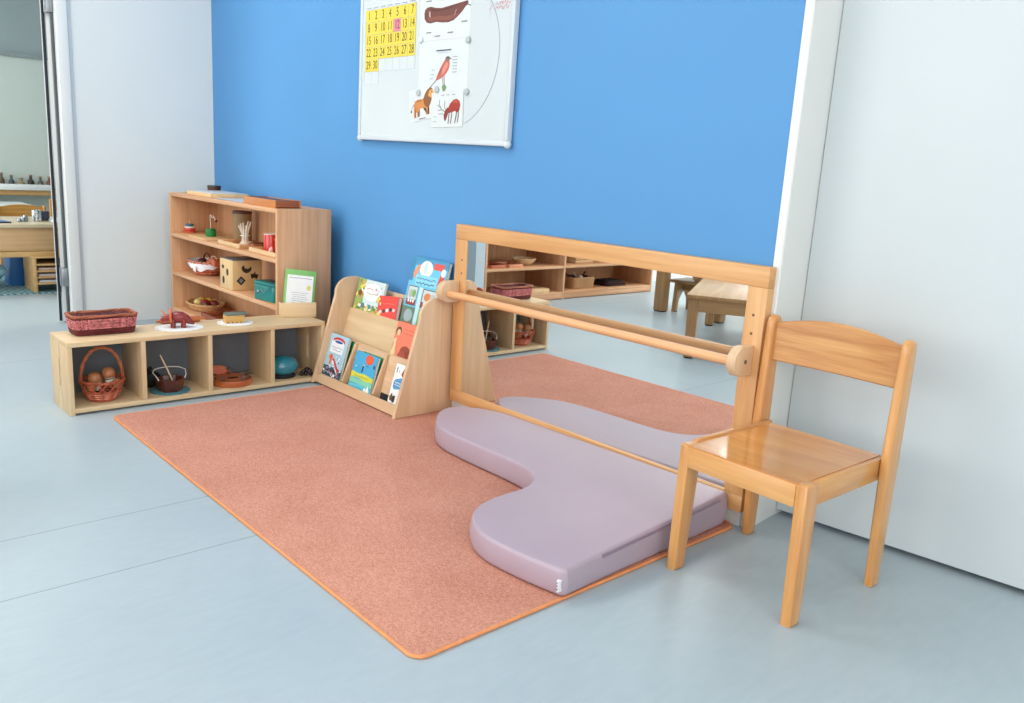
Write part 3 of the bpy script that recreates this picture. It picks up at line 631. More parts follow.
it += [('r', a, b, a+.11, b+.012, GRY) for a, b in [(.12, .42), (.14, .08), (.32, .035), (.58, .06), (.84, .16), (.5, .44)]]
# tall poster: slug on top, bird below it
s1 = sheet('slug_poster', 'white poster with a large brown slug, top of the paper strip', -2.926, 1.487, .325, .35, [(k if k[0] != 'x' else k) for k in it], 0)
s1.location.z += 0
bird = [('p', [(.36, .26), (.40, .37), (.45, .49), (.50, .58), (.545, .645), (.585, .655), (.625, .63), (.64, .56), (.625, .47), (.585, .40), (.53, .34), (.47, .30), (.42, .28)], (196, 104, 92)), ('p', [(.48, .36), (.55, .42), (.60, .52), (.60, .60), (.55, .56), (.50, .47)], (218, 140, 122)), ('p', [(.40, .34), (.45, .46), (.49, .50), (.46, .40)], (150, 84, 76)), ('e', .595, .655, .048, .045, (130, 112, 106)), ('p', [(.55, .675), (.60, .70), (.645, .68), (.62, .66)], (96, 84, 84)), ('p', [(.635, .665), (.685, .650), (.638, .642)], (90, 80, 70)), ('p', [(.37, .27), (.43, .32), (.27, .13), (.245, .14)], (120, 86, 80)), ('l', [(.54, .35), (.55, .20), (.58, .15)], .0035, (120, 100, 90)), ('l', [(.51, .32), (.525, .17)], .003, (120, 100, 90)), ('p', [(.50, .15), (.54, .19), (.60, .15), (.57, .08), (.53, .06)], (110, 150, 100)), ('r', .36, .80, .66, .825, (84, 104, 120)), ('r', .40, .765, .62, .773, (170, 190, 204))]
bird += [('r', .70, .68-.055*i, .79, .688-.055*i, GRY) for i in range(6)] + [('r', .28-.01*i, .46-.08*i, .34-.01*i, .468-.08*i, GRY) for i in range(3)]
s2 = sheet('bird_poster', 'white sheet with a red-breasted bird diagram in the middle of the board', -2.926, 1.277, .325, .208, bird, 0)
lion = [('p', [(.16, .30), (.17, .50), (.22, .62), (.34, .66), (.48, .64), (.60, .68), (.70, .74), (.74, .56), (.70, .40), (.69, .16), (.74, .13), (.66, .12), (.63, .14), (.62, .34), (.52, .37), (.40, .36), (.37, .30), (.33, .26), (.335, .15), (.37, .12), (.29, .12), (.28, .26), (.24, .30), (.21, .16), (.24, .12), (.16, .12)], (208, 136, 70)), ('p', [(.56, .48), (.54, .62), (.60, .76), (.70, .88), (.82, .93), (.90, .86), (.92, .72), (.86, .58), (.80, .44), (.72, .34), (.62, .38)], (140, 86, 46)), ('p', [(.72, .70), (.78, .84), (.88, .86), (.95, .76), (.92, .66), (.84, .60)], (218, 158, 90)), ('e', .86, .78, .012, .016, (50, 36, 30)), ('l', [(.18, .54), (.10, .44), (.07, .36)], .003, (150, 96, 56)), ('e', .065, .34, .03, .035, (60, 50, 50)), ('p', [(.22, .62), (.34, .66), (.48, .64), (.46, .58), (.30, .58)], (176, 110, 56)), ('r', .36, .035, .60, .065, GRY)]
s3 = sheet('lion_card', 'white card with a standing orange lion, lower left of the papers', -2.972, 1.166, .185, .130, lion, -.0008, math.radians(-9), 'picture card')
deer = [('p', [(.50, .38), (.53, .52), (.60, .66), (.70, .76), (.80, .78), (.89, .72), (.92, .60), (.89, .46), (.84, .40), (.76, .44), (.68, .42), (.60, .40)], (160, 50, 36)), ('p', [(.42, .20), (.40, .34), (.44, .46), (.52, .56), (.58, .50), (.54, .36), (.49, .22), (.45, .16)], (134, 48, 38)), ('p', [(.66, .70), (.78, .75), (.86, .70), (.78, .66)], (190, 80, 56)), ('l', [(.43, .44), (.32, .52), (.26, .66), (.27, .78)], .0028, (90, 60, 50)), ('l', [(.30, .56), (.20, .64)], .0025, (90, 60, 50)), ('l', [(.46, .48), (.42, .62), (.44, .74)], .0028, (90, 60, 50)), ('l', [(.34, .50), (.22, .48)], .0022, (90, 60, 50)), ('l', [(.38, .38), (.24, .38)], .002, (90, 60, 50)), ('l', [(.585, .42), (.57, .28), (.555, .10)], .004, (80, 46, 40)), ('l', [(.66, .42), (.655, .28), (.63, .10)], .0038, (110, 60, 50)), ('l', [(.82, .46), (.80, .30), (.76, .11)], .0045, (80, 46, 40)), ('l', [(.87, .48), (.87, .30), (.845, .13)], .004, (110, 60, 50)), ('r', .32, .90, .42, .915, GRY), ('r', .50, .90, .58, .915, GRY), ('r', .66, .90, .76, .915, GRY), ('r', .08, .30, .18, .312, GRY), ('r', .08, .16, .18, .172, GRY)]
s4 = sheet('deer_card', 'white card with a grazing red deer, lower right of the papers', -2.823, 1.149, .205, .135, deer, -.0018, math.radians(-2), 'picture card')
GM = paint((176, 186, 188), .35, var=.02, name='grey_magnet')
for (x, z, lab) in [(-2.603, 1.471, 'round grey magnet on the right edge between slug and bird sheets'), (-2.600, 1.282, 'round grey magnet above the right corner of deer card'), (-2.791, 1.296, 'round grey magnet at the top between lion and deer cards'), (-2.917, 1.287, 'round grey magnet at the upper left of lion card'), (-2.912, 1.493, 'round pale magnet on the left edge under the slug')]:
    mg = MB(); mg.lathe([(0, 0), (.0125, 0), (.013, .002), (.0125, .005), (.010, .0065), (0, .0065)], n=20)
    mg.bm.transform(Matrix.Rotation(PI/2, 4, 'X'))
    o = mg.build('magnet', GM if z != 1.493 else paint((214, 222, 224), .4)); u, w_ = bp(x, z); o.location = (Matrix.Translation(BO) @ Matrix.Rotation(-bl, 4, 'Y')) @ Vector((u, -.0026, w_))
    tag(o, lab, 'magnet', 'magnets on the whiteboard')
# calendar of yellow day cards
CX0, CZT = -3.335, 1.642; CWd, CHt = .0545, .0512
cal = board_thing('calendar', 'calendar grid of yellow numbered day cards on the whiteboard', 'calendar', CX0, CZT-6*CHt, 0, math.radians(-.6))
g = [('r', 0, 0, 1, 1, (230, 236, 236))]
gw, gh = 7*CWd, 6*CHt
MB().box((0, -.0005, CHt), (gw, 0, gh+.018), 0).box((0, -.0005, 0), (2*CWd, 0, CHt), 0).build('calendar_sheet', paint((208, 216, 219), .5, var=.01), cal, smooth=0)
gl = []
for r_ in range(7): gl.append(('r', 0, r_*CHt/gh-.0012, (1 if r_ >= 1 else 2/7), r_*CHt/gh+.0012, (150, 168, 174)))
for c in range(8): gl.append(('r', c/7-.0014, (0 if c <= 2 else 1/6), c/7+.0014, 1, (150, 168, 174)))
for c in range(7): gl.append(scribble(c/7+.025, (c+1)/7-.025, 1.025, .012, (60, 80, 130), .0016, 8, 40+c))
art('grid_lines', cal, gw, gh, gl, -.0005)
YEL = paint((230, 208, 70), .5, var=.02, name='day_card_yellow'); PNK = paint((226, 130, 150), .5, var=.02, name='day_card_pink'); BK = paint((70, 62, 30), .5, name='numeral_ink')
for d in range(1, 31):
    c, r_ = (d-1) % 7, (d-1)//7; x0 = c*CWd+.0008; z0 = gh-(r_+1)*CHt+.0008
    k = MB().box((x0, -.0014, z0), (x0+CWd-.0016, -.0006, z0+CHt-.0016), 0).build('day_card', PNK if d == 12 else YEL, cal, smooth=0)
    if d == 12: k['label'] = 'pink day card'
    text_mesh('numeral', str(d), .050, BK, k, (x0+CWd/2, -.0016, z0+CHt/2), sx=.72)
# ================================================================== baskets and small things
RED_W = paint((150, 52, 42), .5, var=.25, scale=90, name='red_wicker'); DRED = paint((104, 34, 34), .55, var=.25, scale=90, name='dark_red_wicker')
TAN_W = paint((206, 160, 110), .6, var=.2, scale=80, name='tan_wicker'); RIM_W = paint((166, 92, 60), .5, var=.2, scale=90, name='rim_wicker')
def superell(rx, ry, p):
    def f(t, s=0):
        c, q = math.cos(2*PI*t), math.sin(2*PI*t)
        return (rx*math.copysign(abs(c)**(2/p), c), ry*math.copysign(abs(q)**(2/p), q))
    return f
def weave(parent, h, bot, top, p, rows, stakes, r, mat, mat2=None, rim=None, rimr=.004, z0=.004, wave=None, stake_mat=None, name='woven_body'):
    """bot, top: (rx, ry) at foot and rim"""
    mb = MB(); N = stakes*4
    def at_s(t, s):
        e = s**.8; rx = bot[0]+(top[0]-bot[0])*e; ry = bot[1]+(top[1]-bot[1])*e
        return superell(rx, ry, p)(t)
    def zw(t): return 0 if not wave else wave(t)
    for i in range(rows):
        s = (i+.5)/rows; z = z0+h*s; pts = []; mb.mi = 1 if (mat2 and mat2[1](i, rows)) else 0
        for k in range(N):
            t = k/N; x, y = at_s(t, s); x2, y2 = at_s(t+.5/N, s); n = Vector((x, y)).normalized()
            o = r*.9*math.cos(PI*k/4+PI*i); pts.append((x+n.x*o, y+n.y*o, z+zw(t)*s))
        mb.tube(pts, r, 6, True)
    mb.build(name, [mat, mat2[0]] if mat2 else mat, parent)
    sb = MB()
    for k in range(stakes):
        t = (k+.25)/stakes; pts = []
        for j in range(6):
            s = j/5; x, y = at_s(t, s); pts.append((x, y, z0+h*s+zw(t)*s))
        sb.tube(pts, r*.9, 6)
    rx, ry = bot; P = [superell(rx, ry, p)(i/40) for i in range(40)]; sb.prism(P, 'z', .0005, z0+.003)
    sb.build('stakes_and_base', stake_mat or mat, parent)
    rb = MB()
    for q in range(2):
        pts = []
        for k in range(96):
            t = k/96; x, y = at_s(t, 1); n = Vector((x, y)).normalized(); a = 2*PI*k/96*14+PI*q
            pts.append((x+n.x*rimr*.7*math.cos(a), y+n.y*rimr*.7*math.cos(a), z0+h+zw(t)+rimr*.7*math.sin(a)))
        rb.tube(pts, rimr, 6, True)
    rb.build('rim', rim or mat, parent)
    return at_s
def handle_arc(parent, w, h, z, r, mat, axis='y', name='handle', n=28):
    m = MB()
    for q in range(2):
        pts = []
        for i in range(n+1):
            a = PI*i/n; tw = 2*PI*i/n*5+PI*q; u = w*math.cos(a); o = r*.6
            p = (o*math.cos(tw), u*(1+o*math.sin(tw)/w), z+h*math.sin(a)**.85+o*math.sin(tw)*math.sin(a)) if axis == 'y' else (u, o*math.cos(tw), z+h*math.sin(a)**.85)
            pts.append(p)
        m.tube(pts, r, 7)
    return m.build(name, mat, parent)
GING = paint((212, 96, 106), .8, var=.5, scale=160, name='pink_checked_cloth')

# --- red rectangular basket on the low shelf
t = thing('wicker_basket', 'rectangular red wicker basket with pink checked lining on the left end of low shelf', 'basket', (-3.447, -1.132, SZ+.0006))
weave(t, .072, (.050, .106), (.058, .118), 8, 13, 40, .0028, DRED, (paint((222, 128, 128), .7, var=.55, scale=75, name='pink_weave'), lambda i, n: 4 <= i <= 10), RIM_W, .0042, .003)
lm = MB(); P0 = [superell(.046, .101, 8)(i/48) for i in range(48)]; P1 = [superell(.053, .112, 8)(i/48) for i in range(48)]
lm.mesh([(x, y, .008) for x, y in P0]+[(x, y, .070) for x, y in P1]+[(x*1.03, y*1.02, .072) for x, y in P1], [tuple(range(48))]+[(i, (i+1) % 48, 48+(i+1) % 48, 48+i) for i in range(48)]+[(48+i, 48+(i+1) % 48, 96+(i+1) % 48, 96+i) for i in range(48)])
lm.build('cloth_lining', paint((120, 70, 70), .9, var=.5, scale=110, name='dark_lining'), t)
# --- round handled basket in the first cube
B1 = (-3.384, -1.160, .0266)
t = thing('handled_basket', 'round red-brown wicker basket with a tall arched handle in the leftmost cube', 'basket', B1)
RB_ = paint((176, 84, 54), .45, var=.3, scale=70, name='red_brown_wicker')
weave(t, .036, (.044, .046), (.062, .066), 2, 8, 22, .0028, RB_, (paint((224, 150, 120), .5, var=.2, name='light_wicker'), lambda i, n: i in (2, 4, 6)), RB_, .0035, .003, name='woven_foot')
m = MB()     # open diagonal lattice above the woven foot
for k in range(12):
    for d in (-1, 1):
        pts = []
        for j in range(7):
            s = j/6; a = 2*PI*(k/12+d*s*.085); R_ = .0645+.010*s; pts.append((R_*math.cos(a), R_*1.04*math.sin(a), .036+.042*s))
        m.tube(pts, .0026, 6)
m.build('lattice_side', RB_, t)
m = MB()
for q in range(2): m.tube([((.0755+.003*math.cos(14*2*PI*i/90+PI*q))*math.cos(2*PI*i/90), (.078+.003*math.cos(14*2*PI*i/90+PI*q))*math.sin(2*PI*i/90), .080+.003*math.sin(14*2*PI*i/90+PI*q)) for i in range(90)], .0036, 6, True)
m.build('upper_rim', RB_, t)
handle_arc(t, .077, .138, .070, .0048, wood('handle_cane', (190, 112, 70), (150, 78, 46), 'y', .4))
for x, y, dz, lab in [(.016, -.028, .0, 'wooden egg shaker with brown top and white band, left one in handled basket'), (.004, .026, .012, 'taller wooden egg shaker with brown cap and white base, right one in handled basket')]:
    k = thing('wooden_egg', lab, 'toy', (B1[0]+x, B1[1]+y, B1[2]+.072+dz), rot=(.15, .1, 0), group='wooden eggs in the handled basket')
    MB().lathe([(0, -.030), (.010, -.028), (.0175, -.016), (.021, 0), (.021, .008)], n=24).build('base', paint((236, 226, 206), .4), k)
    MB().lathe([(.0212, .007), (.0245, .012), (.0255, .022), (.022, .034), (.014, .042), (0, .045)], n=24).build('cap', paint((170, 110, 68), .35, var=.12, scale=40), k)
    MB().lathe([(.0215, .001), (.0219, .002), (.0219, .004), (.0215, .005)], n=24).build('dark_band', paint((50, 34, 30), .5), k)
for x, y, a in [(-.03, .0, .5), (.03, .045, 2.1), (-.012, .04, 1.2), (.025, -.045, 2.8)]:
    tag(MB().ball((0, 0, 0), .019, 16, (1, 1, 1.25)).build('wooden_ball', wood('egg_wood', (196, 140, 92), (160, 100, 60), 'z', .4), None, (B1[0]+x, B1[1]+y, B1[2]+.062)), 'dark wooden ball lying low in the handled basket under the eggs', 'toy', 'balls low in the handled basket')
# --- second cube: wooden bowl with wire handles on a teal felt
t = thing('felt_mat', 'round teal felt mat under the dark wooden pot in the second cube', 'mat', (-3.386, -.900, .0263))
MB().prism([((.082+.003*math.sin(i*1.7))*math.cos(2*PI*i/48), (.078+.003*math.cos(i*2.3))*math.sin(2*PI*i/48)) for i in range(48)], 'z', 0, .003, .001).build('felt', paint((84, 140, 150), .95, var=.25, scale=60, name='teal_felt'), t)
t = thing('wooden_pot', 'dark hexagonal wooden pot with white wire handles and a pale stick', 'pot', (-3.378, -.900, .0298))
def hexring(r, n=6, ph=.26): return [(r*math.cos(2*PI*i/n+ph), r*math.sin(2*PI*i/n+ph)) for i in range(n)]
H0, H1, H2, H3 = hexring(.046), hexring(.058), hexring(.051), hexring(.040)
co = [(x, y, 0) for x, y in H0]+[(x, y, .052) for x, y in H1]+[(x, y, .052) for x, y in H2]+[(x, y, .006) for x, y in H3]
MB().mesh(co, [tuple(range(6))[::-1], tuple(range(18, 24))]+[(j*6+i, j*6+(i+1) % 6, (j+1)*6+(i+1) % 6, (j+1)*6+i) for j in range(3) for i in range(6)]).build('body', wood('dark_pot', (112, 60, 42), (78, 36, 28), 'z', .35), t, smooth=20)
MB().prism(hexring(.046), 'z', .028, .031).build('black_filling', paint((20, 18, 18), .8), t)
m = MB(); WIRE = paint((222, 216, 210), .35, name='pale_wire')
for s in (-1, 1): m.tube([(.02, s*.052, .05), (.015, s*.060, .066), (-.01, s*.066, .080), (-.035, s*.050, .086), (-.04, s*.03, .088)], .0022, 8)
m.tube([(-.04, -.03, .088), (-.042, 0, .090), (-.04, .03, .088)], .0022, 8)
m.build('wire_handle', WIRE, t)
m = MB(); m.tube([(.0, .012, .030), (-.01, -.006, .085), (-.022, -.030, .148)], [.003, .003, .0024], 8); m.build('stick', paint((232, 206, 164), .5), t)['label'] = 'pale wooden stick'
t = thing('black_cloth_bag', 'soft black bag slumped behind the dark wooden pot', 'bag', (-3.470, -.955, .0266))
m = MB(); m.ball((0, 0, .036), .042, 20, (.9, 1.2, .82))
for v in m.bm.verts: v.co += Vector((1, 1, .5)).normalized()*.004*math.sin(v.co.x*160+v.co.y*90)*math.cos(v.co.z*120)
m.build('body', paint((26, 24, 26), .8, name='black_cloth'), t)
MB().tube([(0, 0, .066), (.005, .0, .078), (.002, .01, .084)], [.010, .006, .008], 10).build('tied_neck', paint((30, 28, 30), .8), t)
# --- third cube: tambourine and half round drum
ORW = wood('orange_wood', (214, 128, 72), (178, 92, 48), 'y', .32, grain=20)
t = thing('tambourine', 'flat round orange wooden tambourine with metal jingles in the third cube', 'tambourine', (-3.372, -.640, .0266))
m = MB(); prof = [(.066, 0), (.082, 0), (.083, .003), (.083, .023), (.082, .026), (.066, .026), (.064, .023), (.064, .003), (.066, 0)]
m.lathe(prof, n=48); m.build('frame', ORW, t)
MB().lathe([(0, .0235), (.064, .0245), (.066, .0262), (.0, .0268)], n=40).build('drum_head', wood('head_skin', (206, 122, 72), (184, 100, 56), 'x', .4, grain=8), t)
MB().prism([(.012*math.cos(2*PI*i/16), .026*math.sin(2*PI*i/16)) for i in range(16)], 'z', .0268, .0274).build('hand_hole', paint((40, 20, 16), .9), t, (.01, .0, 0))
for k, a in enumerate([.25, 1.0, 1.75, -.9, -1.7, 2.9]):
    j = MB()
    for dz in (.016, .032): j.lathe([(0, dz), (.009, dz), (.011, dz+.003), (.009, dz+.004), (0, dz+.0035)], n=16)
    j.tube([(0, 0, .010), (0, 0, .040)], .0013, 6); j.build('jingle', STEEL, t, (.0745*math.cos(a), .0745*math.sin(a), .012))
t = thing('half_round_drum', 'orange half-round wooden disc leaning behind the tambourine', 'toy', (-3.458, -.672, .0290), rot=(0, -.22, 0))
P = [(-.072, 0)]+[(.072*math.cos(a), .062*math.sin(a)) for a in [PI-PI*i/20 for i in range(21)]]
MB().prism(P[1:], 'x', -.012, .012, .003).build('body', ORW, t); MB().prism([(p[0]*.7, p[1]*.7+.004) for p in P[1:]], 'x', .012, .0135).build('inlay', paint((190, 84, 50), .4), t)
# --- fourth cube: teal ovoid drum, black bell cluster
t = thing('teal_shaker', 'glossy teal egg-shaped drum resting in the rightmost cube', 'shaker', (-3.370, -.400, .0266))
t.scale = (1.1, 1.12, 1.1)
MB().ball((0, 0, .047), .048, 28, (1.1, 1.28, .86)).build('body', paint((22, 128, 146), .12, var=.08, scale=12, name='teal_gloss', coat=.8), t)
MB().lathe([(0, 0), (.040, 0), (.042, .007), (.034, .016), (0, .016)], n=28, sy=1.2).build('foot_ring', paint((18, 20, 24), .5), t)
t = thing('black_bowl', 'black upturned bowl behind the teal drum', 'bowl', (-3.485, -.415, .0266))
m = MB(); m.lathe([(.052, 0), (.055, .004), (.052, .034), (.040, .068), (.018, .088), (0, .092), ], n=32, sx=.72); m.build('shell', paint((24, 24, 28), .35), t)
MB().lathe([(0, 0), (.008, 0), (.009, .006), (0, .009)], n=14).build('knob', paint((24, 24, 28), .3), t, (0, 0, .091))
t = thing('bell_cluster', 'small black jingle bells on a strap at the right end of the cubes', 'bells', (-3.335, -.307, .0285))
t.scale = (.8, .8, .8)
for x, y, z in [(0, 0, .013), (.012, .024, .013), (-.022, .014, .013), (-.01, -.022, .012), (-.004, .008, .032)]:
    b = MB().ball((x, y, z), .0128, 16).build('bell', paint((22, 22, 26), .3), t); MB().box((x-.010, y-.001, z-.0135), (x+.010, y+.001, z-.008), 0).build('bell_slit', paint((90, 90, 96), .5), b)
MB().tube([(0, -.045, .010), (-.01, -.02, .026), (0, .0, .046), (.004, .012, .047), (.01, .03, .028)], .003, 8).build('strap', paint((18, 18, 20), .7), t)

# --- on the low shelf top
def doily(label, x, y, rx, ry, z):
    t = thing('paper_doily', label, 'doily', (x, y, z), group='white doilies on the low shelf')
    n = 120; P = [((rx+.0035*abs(math.sin(11*PI*i/n*2)))*math.cos(2*PI*i/n), (ry+.0035*abs(math.sin(11*PI*i/n*2)))*math.sin(2*PI*i/n)) for i in range(n)]
    m = MB(); t2 = bmesh.new(); top = [t2.verts.new((a, b, .0012)) for a, b in P]; bot = [t2.verts.new((a, b, 0)) for a, b in P]
    f = t2.faces.new(top); f2 = t2.faces.new(bot[::-1]); bmesh.ops.triangulate(t2, faces=[f, f2])
    for i in range(n): t2.faces.new([bot[i], bot[(i+1) % n], top[(i+1) % n], top[i]])
    m.merge(t2); m.build('paper', paint((238, 236, 232), .9, var=.03), t)
    m = MB()
    for k in range(22):
        a = 2*PI*(k+.5)/22; m.tube([((rx-.006+.004*math.cos(q))*math.cos(a)-.004*math.sin(q)*math.sin(a), (ry-.006+.004*math.cos(q))*math.sin(a)+.004*math.sin(q)*math.cos(a), .0015) for q in [2*PI*i/10 for i in range(10)]], .0006, 4, True)
    m.build('lace_edge', paint((224, 222, 220), .9), t); return t
ZD = SZ+.0005
doily('white scalloped doily under the red dinosaur', -3.419, -.842, .084, .093, ZD)
doily('white scalloped doily under the small wooden casket', -3.422, -.600, .072, .072, ZD)
# red wooden dinosaur (four legs, frill, horns, tail)
t = thing('toy_dinosaur', 'dark red carved wooden dinosaur standing on the white doily', 'toy', (-3.422, -.846, ZD+.0014), rz=PI-.35)
t.scale = (1.15, 1.12, 1.15)
DR = paint((134, 38, 30), .35, var=.2, scale=40, name='dark_red_wood', coat=.3)
sp = [(0, -.056, .012, .004), (0, -.046, .018, .009), (0, -.032, .028, .016), (0, -.014, .036, .021), (0, .006, .037, .021), (0, .022, .034, .017), (0, .034, .034, .014), (0, .047, .030, .011), (0, .056, .025, .006)]
m = MB(); m.tube([(a, b, c) for a, b, c, d in sp], [d for a, b, c, d in sp], 14)
for y in (-.020, .016):
    for x in (-.014, .014): m.tube([(x*.8, y, .030), (x, y, .016), (x, y+.001, .001)], [.0105, .0085, .0095], 10)
body = m.build('body', DR, t)
m = MB(); m.prism([(.036*math.cos(a), .032+.038*math.sin(a)) for a in [PI*i/14-.25 for i in range(17)]], 'y', .020, .028, .001); m.build('neck_frill', paint((206, 96, 48), .4, var=.15, scale=50, name='orange_red_wood'), t)
m = MB()
for x in (-.009, .009): m.tube([(x, .040, .043), (x*1.3, .050, .056), (x*1.3, .056, .062)], [.0032, .0022, .0008], 8)
m.tube([(0, .052, .036), (0, .058, .044)], [.003, .0008], 8); m.build('horns', paint((214, 130, 90), .4), t)
t = thing('wooden_rolling_pin', 'thin orange wooden rolling pin lying behind the red dinosaur', 'rolling pin', (-3.512, -.80, SZ+.0135))
MB().tube([(0, -.085, 0), (0, -.080, 0), (0, .075, 0), (0, .080, 0)], [.010, .0125, .0125, .010], 16).build('roller', ORW, t)
for s in (-1, 1): MB().tube([(0, s*.080, 0), (0, s*.098, 0), (0, s*.105, 0)], [.005, .006, .003], 12).build('grip', ORW, t)
t = thing('wooden_casket', 'small pale wooden casket with raised dark green lid on the right doily', 'box', (-3.428, -.603, ZD+.0014), rz=-.12)
for a, b in [((-.022, -.040, 0), (.022, -.036, .034)), ((-.022, .036, 0), (.022, .040, .034)), ((-.022, -.036, 0), (-.018, .036, .034)), ((.018, -.036, 0), (.022, .036, .034))]: MB().box(a, b, .0006).build('side_wall', wood('casket', (226, 182, 108), (206, 156, 84), 'y', .4), t)
MB().box((-.021, -.039, 0), (.021, .039, .004), 0).build('casket_bottom', BIRCH('y'), t)
m = MB()
for y in (-.03, -.012, .006, .024): m.tube([(.0222, y, .0035), (.0228, y, .0035)], .0032, 10)
m.build('painted_dots', paint((60, 44, 40), .6), t)
l_ = MB(); l_.box((-.024, -.042, 0), (.026, .052, .006), .001); o = l_.build('lid', paint((96, 112, 100), .35, var=.15, scale=30, name='dark_green_lid'), t, (-.001, .004, .0355)); o.rotation_euler = (0, .06, 0)
# framed notice in its holder
t = thing('notice_holder', 'pale wooden block holder on the right end of the low shelf', 'holder', (-3.463, -.280, ZD), rz=-.36)
BH_ = wood('holder', (232, 204, 162), (216, 184, 138), 'y', .5, grain=18)
MB().box((.020, -.084, 0), (.030, .080, .066), .002).build('front_board', BH_, t); MB().box((-.030, -.084, 0), (.0198, -.076, .062), .001).build('side_board', BH_, t)
MB().box((-.030, .072, 0), (.0198, .080, .062), .001).build('side_board', BH_, t); MB().box((-.030, -.074, 0), (.0198, .070, .006), 0).build('base_board', BH_, t); MB().box((-.030, -.074, .006), (-.024, .070, .040), .001).build('back_board', BH_, t)
yaw = PI/2-.36
t = thing('framed_notice', 'white printed notice in a lime green frame standing in the wooden holder', 'sign', (-3.4900, -.347, ZD+.0080), rot=(Matrix.Rotation(yaw, 4, 'Z') @ Matrix.Rotation(-.13, 4, 'X') @ Matrix.Rotation(.10, 4, 'Y')).to_euler())
MB().box((0, 0, 0), (.140, .008, .212), .001).build('green_frame', paint((126, 186, 104), .4, var=.04, name='lime_frame'), t)
nt_ = [('r', .08, .05, .92, .88, (240, 242, 242)), scribble(.14, .86, .82, .018, (70, 76, 90), .0018, 26, 3), ('e', .79, .62, .07, .055, (222, 216, 110))]+[scribble(.24+.03*(i % 3), .78-.04*((i*2) % 3), .50-.045*i, .012, (110, 116, 126), .0011, 24, 60+i) for i in range(8)]+[('l', [(.20, .08), (.22, .13), (.30, .15), (.36, .13)], .003, (40, 60, 50)), ('l', [(.22, .08), (.28, .11)], .002, (40, 60, 50))]
art('notice_print', t, .140, .212, nt_, -.0002)

# ================================================================== on the tall shelf
# upper compartment
PLY = wood('tray_ply', (222, 172, 122), (200, 146, 98), 'x', .45, grain=20); LPLY = wood('tray_light', (238, 204, 158), (222, 184, 134), 'x', .45, grain=20)
def tray(label, x0, x1, y0, y1, z, h=.014, mat=PLY, fmat=None, rimw=.006):
    t = thing('wooden_tray', label, 'tray', ((x0+x1)/2, (y0+y1)/2, z+.0004)); w, d = (x1-x0)/2, (y1-y0)/2
    MB().box((-w, -d, 0), (w, d, .005)).build('base', mat, t)
    if h > .006:
        MB().box((-w, -d, .005), (w, -d+rimw, h)).build('front_edge', fmat or mat, t); MB().box((-w, d-rimw, .005), (w, d, h)).build('back_edge', mat, t)
        MB().box((-w, -d+rimw, .005), (-w+rimw, d-rimw, h)).build('side_edge', mat, t); MB().box((w-rimw, -d+rimw, .005), (w, d-rimw, h)).build('side_edge', mat, t)
    return t
tray('thin wooden board under the stacking rings, leftmost on the upper shelf', -4.835, -4.640, -.335, -.14, Z1, .009)
t = thing('ring_stacker', 'small stacking toy with red, white and blue rings on a peg', 'toy', (-4.800, -.262, Z1+.0056))
t.scale = (0.8, 0.8, 0.8)
for k, (r, z0, z1, c) in enumerate([(.042, .0, .010, (206, 84, 60)), (.040, .0105, .030, (202, 62, 48)), (.036, .0305, .044, (232, 214, 200)), (.029, .0445, .062, (58, 104, 128))]):
    h = (z1-z0)/2; MB().lathe([(0, z0), (r-h*.6, z0), (r-h*.15, z0+h*.4), (r, z0+h), (r-h*.15, z1-h*.4), (r-h*.6, z1), (0, z1)], n=28).build('ring', paint(c, .4), t)
MB().tube([(0, 0, .06), (0, 0, .084)], .0035, 10).build('peg', BIRCH('z'), t); MB().ball((0, 0, .086), .005, 12).build('peg_tip', paint((226, 110, 60), .4), t)
tray('thin wooden board under the green weight, second on the upper shelf', -4.62, -4.38, -.34, -.13, Z1, .009, LPLY)
t = thing('wire_toy', 'bent wire with a dark bead rising from a green block', 'toy', (-4.565, -.235, Z1+.0056))
t.scale = (0.8, 0.8, 0.95)
MB().lathe([(0, 0), (.034, 0), (.036, .003), (.036, .036), (.030, .044), (0, .045)], n=28).build('green_base', paint((30, 126, 62), .4, var=.08, scale=30), t)
MB().tube([(0, 0, .045), (-.006, 0, .110), (-.004, 0, .122), (.010, 0, .124), (.022, .002, .110), (.034, .004, .112), (.050, .002, .121), (.064, .0, .112), (.082, -.002, .101), (.098, -.003, .097)], .0026, 8).build('wire', paint((226, 224, 222), .3, .0, name='white_wire'), t)
MB().ball((.103, -.003, .095), .0085, 14).build('bead', paint((40, 28, 28), .3), t)
t = thing('cardboard_tube', 'tall olive-brown cylinder tin with dark rim at the back of the upper shelf', 'tin', (-4.335, -.155, Z1+.0004))
t.scale = (1.05, 1.05, 1.16)
MB().lathe([(0, 0), (.046, 0), (.047, .002), (.047, .132), (.044, .132), (.044, .012), (0, .012)], n=36).build('body', paint((150, 124, 84), .5, var=.08, scale=20, name='olive_tin'), t)
m = MB(); m.lathe([(.0475, .128), (.0495, .129), (.0495, .139), (.0440, .140), (.0435, .128), (.0475, .128)], n=36); m.build('rim', paint((92, 50, 40), .5), t)
tr = tray('light-edged wooden tray holding the clothes pegs, centre of the upper shelf', -4.215, -3.955, -.342, -.214, Z1, .024, PLY, LPLY)
t = thing('peg_bundle', 'bunch of pale clothes pegs standing upright in the wooden tray', 'clothes pegs', (-4.050, -.268, Z1+.0056))
t.scale = (1.05, 1.05, 1.4)
rq = random.Random(5)
for k in range(7):
    a = 2*PI*k/7; tx, ty = .010*math.cos(a), .010*math.sin(a); m = MB(); ex, ey = tx*2.4+rq.uniform(-.006, .006), ty*2.4+rq.uniform(-.006, .006)
    m.tube([(tx, ty, 0), (tx*1.2, ty*1.2, .045), (ex, ey, .078+rq.uniform(-.008, .012))], [.006, .0045, .0035], 6)
    m.build('peg', paint((226, 214, 196), .5, var=.1, scale=60), t)
